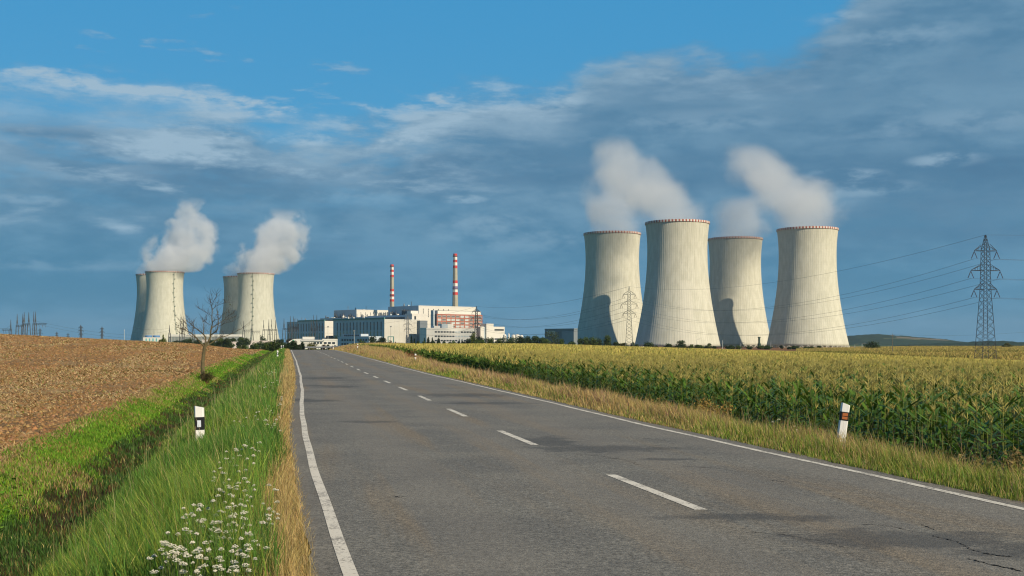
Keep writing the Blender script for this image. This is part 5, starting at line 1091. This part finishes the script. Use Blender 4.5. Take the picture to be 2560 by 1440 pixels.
# ================================================================== maize
def maize_variant(seed):
    g = np.random.default_rng(seed); out = {}
    H = 1.74 * g.uniform(.94, 1.06); tilt = g.uniform(-.05, .05, 2)
    ax = lambda z: np.array([tilt[0] * z, tilt[1] * z, z])
    V = []; T = []
    for k, (z, r) in enumerate(((0, .013), (.8, .011), (H, .006))):
        c_ = ax(z); V += [c_ + np.array([r * math.cos(a), r * math.sin(a), 0]) for a in (0, 2.1, 4.2)]
    for k in range(2):
        for i in range(3): j = (i + 1) % 3; T += [(k * 3 + i, k * 3 + j, k * 3 + 3 + j), (k * 3 + i, k * 3 + 3 + j, k * 3 + 3 + i)]
    out['stalk'] = (np.array(V), np.array(T), np.tile((.13, .155, .035), (len(V), 1)) * np.linspace(.8, 1.3, len(V))[:, None])
    V = []; T = []; Cc = []
    ph = g.uniform(0, 6.28)
    for i in range(11):
        z = .18 + (H - .30) * i / 10.5; a = ph + i * math.pi + g.normal(0, .35); L = (.62 - .35 * abs(i / 10 - .45)) * g.uniform(.85, 1.15); w_ = .085 * g.uniform(.8, 1.1) * (1 - .3 * i / 10)
        d = np.array([math.cos(a), math.sin(a), 0]); sd = np.array([-math.sin(a), math.cos(a), 0]); b0 = len(V); droop = g.uniform(.5, 1.3) if i < 8 else g.uniform(.1, .5)
        tw = g.uniform(-.5, .5)
        colr = np.array((.062, .128, .016)) * g.uniform(.7, 1.3)
        if i < 3 and g.random() < .5: colr = np.array((.22, .17, .06))
        if i > 8: colr = colr * np.array((1.45, 1.3, 1.1))
        for k in range(6):
            q = k / 5; p = ax(z) + d * L * q * (.95 - .15 * q) + np.array([0, 0, L * (.75 * q - droop * q * q * 1.05)])
            ww = w_ * .5 * (math.sin(math.pi * min(1, .22 + .78 * q)) if q < 1 else .03); s2 = sd * math.cos(tw * q) + np.array([0, 0, math.sin(tw * q)])
            V += [p - s2 * ww, p + s2 * ww]; Cc += [colr * (.85 + .5 * q)] * 2
        for k in range(5): e = b0 + 2 * k; T += [(e, e + 1, e + 3), (e, e + 3, e + 2)]
    out['leaf_blades'] = (np.array(V), np.array(T), np.array(Cc))
    V = []; T = []; Cc = []; tc = np.array((.50, .43, .13)) * g.uniform(.8, 1.15)
    for i in range(8):
        b0 = len(V); L = .26 if i == 0 else .17 * g.uniform(.8, 1.2); a = g.uniform(0, 6.28); sp = 0 if i == 0 else g.uniform(.35, .9); zb = H + (.0 if i == 0 else .02 + .08 * g.random())
        d = np.array([math.cos(a) * sp, math.sin(a) * sp, 1]); d /= np.linalg.norm(d); sd = np.cross(d, (math.sin(a), -math.cos(a), .1)); sd /= np.linalg.norm(sd); sd2 = np.cross(d, sd)
        for q, r in ((0, .004), (.5, .0075), (1, .002)):
            p = ax(zb) + d * L * q - np.array([0, 0, .05 * sp * q * q]); V += [p - sd * r, p + sd * r, p + sd2 * r]; Cc += [tc * g.uniform(.85, 1.15)] * 3
        for k in range(2):
            e = b0 + 3 * k
            for u_ in range(3): w2 = (u_ + 1) % 3; T += [(e + u_, e + w2, e + 3 + w2), (e + u_, e + 3 + w2, e + 3 + u_)]
    out['tassel'] = (np.array(V), np.array(T), np.array(Cc))
    return out
MV = [maize_variant(100 + i) for i in range(7)]
maize_m = leaf_mat('maize', .28, 1.0, .42, .35)
# plant positions: rows 0.75 m apart running along the road
rows = []
g = np.random.default_rng(44)
for r_i in range(130):
    u0 = r_i * .75
    step = .19
    yy = np.arange(11 if r_i < 40 else 40, 105, step) + g.uniform(0, step)
    yy = yy + g.normal(0, .03, len(yy)); uu = u_corn(yy) + u0 + g.normal(0, .05, len(yy)); xx = XL(yy) + WR + uu
    px = xx / yy * F + CX; d_in = u0
    k = (px < 3400) & (px > 0)
    # behind the front rows only the tops can be seen: thin them out with distance into the stand
    if r_i > 12: k = k & (g.random(len(yy)) < (.75 if yy.min() < 40 else .6))
    rows.append(np.stack([xx[k], yy[k], np.full(k.sum(), r_i)], -1))
MP = np.concatenate(rows); dist = np.hypot(MP[:, 0], MP[:, 1])
MP = MP[(dist < 90) & ~((dist > 60) & (MP[:, 2] > 3) & (g.random(len(MP)) < .3))]; dist = np.hypot(MP[:, 0], MP[:, 1])
mz = canopy(MP[:, 0], MP[:, 1]) - 1.95
gzv = gz(MP[:, 0], MP[:, 1]); MPZ = np.where(MP[:, 2] < 2, gzv, np.maximum(gzv, mz))
rotv = g.random(len(MP)) * 6.28; scv = g.uniform(.80, 1.12, len(MP)) * (.94 + .12 * fbm(MP[:, 0] * .4, MP[:, 1] * .4, 2)); var = g.integers(0, 7, len(MP))
# the 300 that show largest: front rows nearest to the camera
score = dist + MP[:, 2] * 6.0 + 200 * (MP[:, 0] / MP[:, 1] * F + CX > 2570); order = np.argsort(score); ind = order[:300]; rest = order[300:]
protos = []
for i, mv in enumerate(MV):
    protos.append({k: tri_mesh(k, v[0], v[1], maize_m, v[2]) for k, v in mv.items()})
for j in ind:
    r_ = empty('maize_plant', (MP[j, 0], MP[j, 1], MPZ[j] - .02), rotv[j], 'tall green maize plant with a tan tassel in the front rows of the field', 'maize plant', 'maize plants in the front rows beside the verge'); r_.scale = (scv[j],) * 3
    for k, me in protos[var[j]].items(): link(k, me, r_)
def bake(J, keys, filt=None):
    parts = []
    for v in range(7):
        jj = J[var[J] == v]
        if not len(jj): continue
        ca, sa = np.cos(rotv[jj]) * scv[jj], np.sin(rotv[jj]) * scv[jj]
        for k in keys:
            Vv, Tt, Cv = MV[v][k]; n = len(jj); m = len(Vv)
            if k == 'leaf_blades' and filt: sel = Tt.min(1) >= filt * 12; used = np.arange(filt * 12, m); Tt = Tt[sel] - filt * 12; Cv = Cv[used]; Vv = Vv[used]; m = len(Vv)
            X = Vv[:, 0][None] * ca[:, None] - Vv[:, 1][None] * sa[:, None] + MP[jj, 0][:, None]; Y = Vv[:, 0][None] * sa[:, None] + Vv[:, 1][None] * ca[:, None] + MP[jj, 1][:, None]
            Z = Vv[:, 2][None] * scv[jj][:, None] + MPZ[jj][:, None]
            wide = 1.0
            parts.append((np.stack([X, Y, Z], -1).reshape(-1, 3).astype(np.float32), (Tt[None] + (np.arange(n) * m)[:, None, None]).reshape(-1, 3), (np.tile(Cv[None], (n, 1, 1)) * g.uniform(.75, 1.2, (n, 1, 1))).reshape(-1, 3)))
    return merge(parts)
front = rest[(MP[rest, 2] < 4)]; mid = rest[(MP[rest, 2] >= 4)]
V, T, c = merge([bake(front, ('stalk', 'leaf_blades', 'tassel')), bake(mid, ('leaf_blades', 'tassel'), 6)])
tag(link('maize_stand', tri_mesh('maize_stand', V, T, maize_m, c)), 'dense stand of green maize with golden tassels behind the front rows', 'maize', kind='stuff')
print('maize plants', len(MP), 'tris', len(T))
# far canopy: a rough sheet of tassels and leaves, with tops standing out of it
ys2 = np.concatenate([np.arange(62, 130, 1.2), np.arange(130, 330, 3)]); k2 = np.linspace(0, 1, 330)
Yg = np.repeat(ys2[:, None], 330, 1); xa = XL(ys2) + WR + u_corn(ys2) + .6; xb = .80 * ys2 + 40
Xg = xa[:, None] * (1 - k2 ** 1.0) + xb[:, None] * k2
eb = np.minimum(1, (Xg - xa[:, None]) / 1.5) * sst(330 - Yg, 0, 14)
Zg = canopy(Xg, Yg) - .42 + g.normal(0, .07, Xg.shape) - (1 - eb) * 1.1
Zg = Zg - .5 * (1 - sst(Yg, 62, 80))
cg = lerp(np.broadcast_to(np.array((.26, .24, .06)), Xg.shape + (3,)), np.broadcast_to(np.array((.42, .34, .11)), Xg.shape + (3,)), np.clip(.3 + g.normal(0, .35, Xg.shape) + sst(Yg, 70, 160) * .4, 0, 1))
idx = np.arange(Xg.size).reshape(Xg.shape); Q = np.stack([idx[:-1, :-1], idx[:-1, 1:], idx[1:, 1:], idx[1:, :-1]], -1).reshape(-1, 4)
T0 = np.concatenate([Q[:, [0, 1, 2]], Q[:, [0, 2, 3]]]); sheet = (np.stack([Xg, Yg, Zg], -1).reshape(-1, 3), T0, cg.reshape(-1, 3))
def tops(n, y0, y1, size, seed):
    g = np.random.default_rng(seed); y = y0 * (y1 / y0) ** g.random(n); lo = XL(y) + WR + u_corn(y); hi = .74 * y + 2; x = lo + (hi - lo) * g.random(n) ** .9
    z = canopy(x, y) - .45; a = g.random(n) * 3.14; s_ = size * (y / y0) ** .5; w_ = s_ * .16; h = .40 * g.uniform(.6, 1.25, n); lx = g.normal(0, .12, n)
    V = np.stack([np.stack([x - np.cos(a) * w_, y - np.sin(a) * w_, z], -1), np.stack([x + np.cos(a) * w_, y + np.sin(a) * w_, z], -1), np.stack([x + lx, y + lx * .5, z + h], -1)], 1)
    isg = g.random(n) < (.28 - .12 * sst(y, 80, 200)); c = jit(mixc((.52, .43, .13), (.42, .36, .09), g.random(n)), g, .25); c[isg] = jit(mixc((.06, .11, .02), (.12, .15, .03), g.random(isg.sum())), g, .2); V[isg, 2, 2] -= .1
    return V.reshape(-1, 3), np.arange(3 * n).reshape(n, 3), np.repeat(c, 3, 0)
V, T, c = merge([sheet, tops(90000, 66, 150, .30, 1), tops(75000, 130, 325, .55, 2)])
# leafy edge along the verge, further away
n = 26000; y = 75 * (300 / 75.0) ** g.random(n); x = XL(y) + WR + u_corn(y) + g.random(n) * 1.8; z0_ = gz(x, y); z = z0_ + (canopy(x, y) - .35 - z0_) * g.random(n) ** .7
a = g.random(n) * 6.28; L_ = .20 + .2 * g.random(n)
Ve = np.stack([np.stack([x, y, z], -1), np.stack([x + np.cos(a) * L_, y + np.sin(a) * L_, z + L_ * .5], -1), np.stack([x + np.cos(a + .5) * L_ * .8, y + np.sin(a + .5) * L_ * .8, z - L_ * .2], -1)], 1)
V, T, c = merge([(V, T, c), (Ve.reshape(-1, 3), np.arange(3 * n).reshape(n, 3), np.repeat(jit(mixc((.04, .085, .015), (.10, .14, .025), g.random(n)), g, .3), 3, 0))])
tag(link('maize_field', tri_mesh('maize_field', V, T, leaf_mat('maize_far', .25, 1.0, .7, .1), c)), 'golden tasselled far part of the maize field reaching to the towers', 'maize', kind='stuff')
# golden cereal beyond, at the far right
def cereal(n, y0, y1, seed):
    g = np.random.default_rng(seed); y = g.uniform(y0, y1, n); a_ = g.uniform(.25, .70, n); x = a_ * y; z = gz(x, y); w_ = .5; h = g.uniform(.7, 1.3, n); a = g.random(n) * 3.14
    V = np.stack([np.stack([x - np.cos(a) * w_, y - np.sin(a) * w_, z], -1), np.stack([x + np.cos(a) * w_, y + np.sin(a) * w_, z], -1), np.stack([x, y, z + h], -1)], 1)
    band = sst(y, 540, 620) * 1.0; gb = np.clip((fbm(x * .01, y * .015, 3) - .45) * 5, 0, 1); tt = np.maximum(band, gb)
    c = jit(mixc((.17, .17, .035), (.38, .30, .09), tt), g, .15); return V.reshape(-1, 3), np.arange(3 * n).reshape(n, 3), np.repeat(c, 3, 0)
V, T, c = cereal(100000, 318, 1000, 3); tag(link('cereal_field', tri_mesh('cereal_field', V, T, leaf_mat('maize_far'), c)), 'greenish and golden cereal field beyond the maize on the far right', 'crop', kind='stuff')

# ================================================================== roadside marker posts
pw = mat('post_white', (.74, .73, .70), .55, .05, 6); pb = mat('post_black', (.015, .015, .017), .5, .1, 6); por = mat('reflector_orange', (.42, .13, .04), .35, .1, 20, spec=.6); prw = mat('reflector_white', (.62, .66, .74), .3, .06, 20, spec=.6)
def post(px, Y, side, label, tilt=(0, 0), grp='white roadside marker posts', h=.92, w=1.15):
    x = X_at(px, Y); z = gz1(x, Y)
    root = empty('marker_post', (x, Y, z - .03), 0, label, 'marker post', grp)
    root.rotation_euler = (R(tilt[1]), R(tilt[0]), math.atan2(-x, Y) * .5)
    prof = [(-.06, -.035), (-.045, -.055), (.045, -.055), (.06, -.035), (.06, .02), (.035, .045), (-.035, .045), (-.06, .02)]
    H = h; b0, b1 = (H - .42, H - .20) if side < 0 else (H - .30, H - .155); prof = [(a * w, b * w) for a, b in prof]
    g = MB(); g.prism(prof, 0, b0); g.build('lower_body', pw, root)
    g = MB(); n = 8; top = [H - .006, H - .006, H - .04, H - .04, H - .045, H - .05, H - .04, H - .02]
    g.add([(a, b, b1) for a, b in prof] + [(a, b, z_) for (a, b), z_ in zip(prof, top)], [tuple(range(7, -1, -1)), tuple(range(8, 16))] + [(i, (i + 1) % 8, 8 + (i + 1) % 8, 8 + i) for i in range(8)]); g.build('upper_body', pw, root)
    MB().prism([(a * 1.04, b * 1.04) for a, b in prof], b0, b1).build('black_band', pb, root)
    fy = min(b for a, b in prof) * 1.04
    if side < 0: MB().box(-.032, .032, fy - .004, fy + .003, b0 + .05, b1 - .055).build('reflector', prw, root)
    else:
        mid = (b0 + b1) / 2
        for z0_, z1_ in ((b0 + .022, mid - .006), (mid + .006, b1 - .018)): MB().box(-.036, .050, fy - .004, fy + .003, z0_, z1_).build('reflector', por, root)
post(501, 19.6, -1, 'white marker post with a black band and white reflector amid the left verge grass, nearest', (-1.5, 0), h=.76, w=1.3)
post(694, 103, -1, 'second marker post on the left verge, small, with black band')
post(703, 172, -1, 'farthest left marker post, before the dark roadside trees', (1, 0)); post(708, 200, -1, 'tiny marker post just right of the farthest left one', (1, 0), h=.9)
post(2095, 18.9, 1, 'leaning white marker post with orange reflectors before the maize, nearest on the right', (7, 0), h=1.02, w=1.15)
post(1037, 93, 1, 'second orange banded marker post on the right verge, leaning', (4, 0)); post(894, 156, 1, 'third marker post on the right verge near the road crest'); post(833, 206, 1, 'farthest tiny marker post at the right of the road crest')

# ================================================================== yarrow and other flowers
fl_m = leaf_mat('petals', .15, 1.0, .8, .1)
def yarrow_variant(seed, nh=4):
    g = np.random.default_rng(seed); st = []; hd = []
    for i in range(nh):
        a = g.uniform(0, 6.28); rr = g.uniform(.02, .15); H = g.uniform(.40, .58); top = np.array([math.cos(a) * rr, math.sin(a) * rr, H]); r = g.uniform(.012, .028)
        V = []; 
        for q, w_ in ((0, .003), (1, .002)):
            p = top * np.array([q, q, q]); V += [p + np.array([w_ * math.cos(b), w_ * math.sin(b), 0]) for b in (0, 2.1, 4.2)]
        T = [];
        for u_ in range(3): w2 = (u_ + 1) % 3; T += [(u_, w2, 3 + w2), (u_, 3 + w2, 3 + u_)]
        st.append((np.array(V), np.array(T), np.tile((.10, .14, .05), (6, 1))))
        m = 18  # small florets on a shallow dome
        an = g.uniform(0, 6.28, m); ra = r * np.sqrt(g.random(m)); cx_ = top[0] + ra * np.cos(an); cy_ = top[1] + ra * np.sin(an); cz = top[2] + .012 * (1 - (ra / r) ** 2) + g.normal(0, .002, m); s_ = .006
        V = []; T = []
        for j in range(m):
            b0 = len(V); c_ = np.array([cx_[j], cy_[j], cz[j]]); V += [c_ + np.array([s_ * math.cos(b), s_ * math.sin(b), 0]) for b in np.arange(5) * 1.2566] + [c_ + np.array([0, 0, .005])]
            T += [(b0 + k, b0 + (k + 1) % 5, b0 + 5) for k in range(5)]
        V += [top + np.array([r * .9 * math.cos(b), r * .9 * math.sin(b), -.003]) for b in np.arange(8) * .785]; b0 = len(V) - 8; T += [(b0, b0 + k, b0 + k + 1) for k in range(1, 7)]
        cw = np.tile((.68, .64, .50), (len(V), 1)) * g.uniform(.8, 1.05); cw[-8:] = (.35, .38, .25)
        hd.append((np.array(V), np.array(T), cw))
    V, T, c = merge(st); a_ = tri_mesh('stem', V, T, fl_m, c); return [('stem', a_)] + [('flower_head', tri_mesh('flower_head', V, T, fl_m, c)) for V, T, c in hd]
YV = [yarrow_variant(i, 3 + i % 3) for i in range(7)]
g = np.random.default_rng(3)
def yarrows(n, pxr, pyr, zt, label, grp, sc_=1.0, gauss=True):
    """plants whose flower heads lie in this part of the verge"""
    for i in range(n):
        px = g.uniform(*pxr); py = g.uniform(*pyr); Y = F * (EYE - zt) / (py - HY); x = X_at(px, Y); s = XL(np.array([Y]))[0] - x
        if s < .45: x -= (.55 - s)
        z = gz1(x, Y); k = g.uniform(.75, 1.05) * sc_
        r_ = empty('yarrow_plant', (x, Y, z - .02), g.uniform(0, 6.28), label, 'wildflower', grp); r_.scale = (k,) * 3
        for kk, me in YV[g.integers(0, 7)]: link(kk, me, r_)
yarrows(26, (390, 650), (1340, 1420), .42, 'white yarrow in flower in the cluster at the lower edge of the left verge', 'yarrow plants of the nearest cluster')
yarrows(24, (440, 690), (1225, 1330), .42, 'white yarrow in flower in the broad patch on the near left verge', 'yarrow plants of the broad near patch')
yarrows(8, (560, 650), (1185, 1230), .42, 'white yarrow in flower between the broad patch and the marker post', 'yarrow plants above the broad patch')
yarrows(7, (540, 640), (1115, 1180), .42, 'white yarrow in flower just right below the left marker post', 'yarrow plants near the left marker post')
yarrows(12, (600, 700), (1005, 1100), .42, 'white yarrow in flower on the left verge beyond the marker post', 'yarrow plants beyond the marker post')
yarrows(5, (630, 700), (950, 1000), .42, 'white yarrow in flower far along the left verge', 'yarrow plants far along the left verge', 1.15)
yarrows(3, (670, 705), (905, 945), .42, 'tiny white yarrow in flower below the second left marker post', 'yarrow plants by the second left marker post', 1.5)
for i in range(8):
    px = g.uniform(1925, 2060); Y = 21 + g.uniform(-1, 1.5); x = X_at(px, Y); r_ = empty('daisy_plant', (x, Y, gz1(x, Y)), g.uniform(0, 6), 'white flowering weed in the right verge left of the leaning marker post', 'wildflower', 'white flowering weeds by the maize edge'); r_.scale = (1.0,) * 3
    for kk, me in YV[g.integers(0, 7)]: link(kk, me, r_)
# dry shrubs and docks
def weed(px, Y, w_, h_, label, colr, seed, nst=40, leafc=None):
    g = np.random.default_rng(seed); x = X_at(px, Y); root = empty('dry_weed', (x, Y, gz1(x, Y) - .03), 0, label, 'weed'); m = MB()
    tips = []
    for i in range(nst):
        a = g.uniform(0, 6.28); r_ = w_ * .5 * math.sqrt(g.random()); H = h_ * g.uniform(.55, 1) * (1 - .4 * (r_ / w_) ** 2)
        p1 = Vector((math.cos(a) * r_ * .4, math.sin(a) * r_ * .4, H * .5)); p2 = Vector((math.cos(a) * r_, math.sin(a) * r_, H)); m.path([(math.cos(a) * .05, math.sin(a) * .05, 0), p1, p2], [.006, .005, .002], 3)
        tips += [p1.lerp(p2, g.random()) for _ in range(6)] + [p2]
    m.build('stem', mat('dry_stem', (.20, .12, .06), .9, .2, 5), root)
    n = len(tips) * 5; c0 = np.repeat(np.array([tuple(t_) for t_ in tips]), 5, 0) + g.normal(0, .045, (n, 3)); d1 = g.normal(0, .022, (n, 3)); d2 = g.normal(0, .022, (n, 3)); V = np.stack([c0 - d1, c0 + d1, c0 + d2], 1)
    link('foliage', tri_mesh('foliage', V.reshape(-1, 3), np.arange(3 * n).reshape(n, 3), leafm, np.repeat(jit(mixc(colr, leafc or (.12, .14, .03), g.random(n) * .5), g, .3), 3, 0)), root)
weed(1755, 27.0, 1.5, 1.0, 'bushy golden brown dry shrub between verge and maize', (.34, .22, .06), 1, 70)
weed(1655, 30.0, .8, .85, 'smaller dry brown weed left of the golden shrub', (.26, .16, .06), 2, 30)
weed(2035, 20.0, .28, .52, 'dark red dock plant left of the leaning marker post', (.20, .035, .02), 3, 18, (.25, .06, .03))
weed(2440, 16.6, .8, .85, 'tan umbrella shaped dry weed in front of the maize at the right', (.28, .20, .08), 5, 34); weed(2525, 15.6, .5, .95, 'tall dry stalks at the right frame edge before the maize', (.28, .20, .08), 6, 20); weed(2340, 17.2, .5, .6, 'small yellow green weed before the maize right of the post', (.14, .16, .03), 7, 22)
weed(1030, 100, 1.2, 1.3, 'reddish brown dock clump behind the second right marker post', (.20, .07, .03), 8, 30, (.22, .10, .04)); weed(517, 65.0, .9, .75, 'dark leafy shrub around the foot of the bare tree', (.05, .06, .02), 9, 40, (.10, .06, .03)); weed(1400, 47, 1.0, .8, 'pale straw weed tuft at the verge before the maize', (.45, .34, .17), 10, 40, (.4, .3, .14))

# ================================================================== bare roadside tree
TY = 66.0
root = empty('bare_tree', (X_at(507, TY), TY, gz1(X_at(507, TY), TY) - .05), 0, 'nearly leafless young tree with forked branches at the ditch edge', 'tree')
pf = F / TY; zb = root.location.z; tr = random.Random(12)
def Q_(px, py, dy=0.0): return Vector(((px - CX) / pf - root.location.x, dy, EYE + (HY - py) / pf - zb))
tb = mat('tree_bark_lichen', (.12, .10, .05), .95, .35, 4, .6)
g_t = MB(); g_t.path([(0, 0, -.1), Q_(507, 905), Q_(509, 885), Q_(512, 866)], [.14, .105, .095, .09], 8); g_t.build('trunk', tb, root)
br = MB(); twig_l = []
limbs = [  # traced main limbs: pixel path, depth offset, start and end radius
 ([(512, 868), (505, 860), (495, 846), (485, 835), (470, 826), (455, 820), (446, 818)], -.7, .055, .012), ([(511, 867), (514, 855), (512, 842), (503, 833), (488, 822), (478, 815), (468, 806), (458, 800)], .5, .06, .012),
 ([(512, 843), (508, 830), (508, 815), (505, 803), (504, 793)], .2, .03, .010), ([(513, 868), (520, 855), (526, 842), (527, 825), (530, 810), (529, 790), (530, 772), (526, 757), (521, 745)], .1, .085, .008),
 ([(527, 838), (536, 832), (545, 826), (549, 815), (551, 800), (550, 785), (548, 776)], -.6, .045, .010), ([(528, 822), (535, 815), (546, 808), (556, 800), (570, 796), (583, 790)], .6, .035, .006), ([(530, 806), (538, 800), (549, 797), (560, 787), (572, 781)], -.3, .025, .005),
 ([(515, 866), (528, 857), (537, 850), (549, 843), (563, 839), (575, 833), (590, 824), (600, 818)], .8, .05, .006), ([(548, 815), (562, 808), (575, 805), (584, 803)], 0, .018, .005), ([(525, 812), (515, 806), (508, 799)], .2, .016, .006), ([(529, 790), (520, 784), (512, 778), (505, 774), (499, 772)], -.2, .016, .006),
 ([(530, 775), (540, 765), (551, 760), (560, 757), (570, 756)], .3, .018, .005), ([(529, 765), (534, 752), (541, 740), (543, 733)], 0, .016, .005), ([(528, 760), (526, 750), (528, 736)], .1, .012, .004), ([(470, 826), (462, 815), (455, 808), (450, 800)], -.2, .016, .004), ([(495, 846), (482, 841), (468, 838), (456, 834), (448, 828)], -.4, .02, .004), ([(478, 815), (474, 806), (470, 797)], .2, .012, .004), ([(488, 822), (478, 820), (467, 813), (460, 806)], .3, .014, .004), ([(560, 800), (568, 790), (577, 786), (586, 785)], .3, .012, .004)]
for (pp, dep, r0, r1) in limbs:
    pts = []
    for i, (a, b_) in enumerate(pp): pts.append(Q_(a, b_, dep * i / (len(pp) - 1)))
    rad = [(r0 + (r1 - r0) * i / (len(pp) - 1)) * .8 for i in range(len(pp))]; b1 = MB().path(pts, rad, 6)
    if r0 > .024:
        b1.build('branch', tb, root)
    else: br.path(pts, rad, 5)
    for i in range(1, len(pts)):
        for _ in range(4):
            q = pts[i - 1].lerp(pts[i], tr.random()); d = (pts[i] - pts[i - 1]).normalized(); side = Vector((tr.uniform(-1, 1), tr.uniform(-1, 1), tr.uniform(-.1, 1))).normalized(); d2 = (d * .5 + side * .8).normalized(); L = tr.uniform(.12, .42)
            e = q + d2 * L; e2 = e + (d2 + Vector((tr.uniform(-.4, .4), tr.uniform(-.4, .4), .3))).normalized() * L * .7
            br.path([q, e, e2], [.007, .005, .003], 4)
            if tr.random() < .5: br.path([e, e + Vector((tr.uniform(-.2, .2), tr.uniform(-.2, .2), tr.uniform(.02, .2)))], [.004, .002], 3)
            twig_l.append(e2); twig_l.append(e)
br.build('twigs', mat('twig_bark', (.06, .045, .03), .95, .2, 4), root)
g = np.random.default_rng(8); sel = [twig_l[i] for i in g.choice(len(twig_l), 130)]; c0 = np.array([tuple(v) for v in sel]) + g.normal(0, .04, (130, 3)); d1 = g.normal(0, .028, (130, 3)); d2 = g.normal(0, .028, (130, 3))
link('leaves', tri_mesh('leaves', np.stack([c0 - d1, c0 + d1, c0 + d2], 1).reshape(-1, 3), np.arange(390).reshape(130, 3), leafm, np.repeat(jit(mixc((.16, .07, .03), (.10, .12, .03), g.random(130)), g, .3), 3, 0)), root)

# ================================================================== guard rail behind the crest
gr = empty('guard_rail', (0, 0, 0), 0, 'grey steel guard rail curving beyond the road crest', 'guard rail'); rp = [(762, 868.4, 330), (785, 868.2, 332), (806, 868.0, 334), (830, 867.2, 336), (850, 866.2, 336), (880, 864.0, 338), (910, 861.8, 340), (940, 860.6, 344), (965, 859.5, 350), (1010, 858.5, 356)]
pts = [P(a, b_, c_) for a, b_, c_ in rp]; m = MB()
for a, b_ in zip(pts[:-1], pts[1:]):
    for dz in (-.11, .0, .11): m.bar(a + Vector((0, 0, dz)), b_ + Vector((0, 0, dz)), .11)
m.build('rail', mat('rail_zinc', (.22, .24, .26), .45, .1, .5, metal=.3), gr)
for a, b_ in zip(pts[:-1], pts[1:]):
    for q in (0, .5):
        p_ = a.lerp(b_, q); MB().box(p_.x - .07, p_.x + .07, p_.y + .12, p_.y + .26, min(gz1(p_.x, p_.y), p_.z - .4) - .2, p_.z + .12).build('rail_post', steel, gr)

# ================================================================== air
hz = bpy.data.materials.new('haze_air'); hz.use_nodes = True; t = NT(hz.node_tree); t.n.clear(); v = t.new('ShaderNodeVolumePrincipled'); v.inputs['Color'].default_value = (.62, .80, 1.0, 1); v.inputs['Density'].default_value = 3.2e-5; v.inputs['Anisotropy'].default_value = .2
t.l.new(v.outputs[0], t.new('ShaderNodeOutputMaterial').inputs['Volume'])
o_ = MB().box(-9500, 9500, -300, 15000, -14, 290).build('haze', hz); tag(o_, kind='stuff', label='thin blue haze over the whole plain', cat='haze')
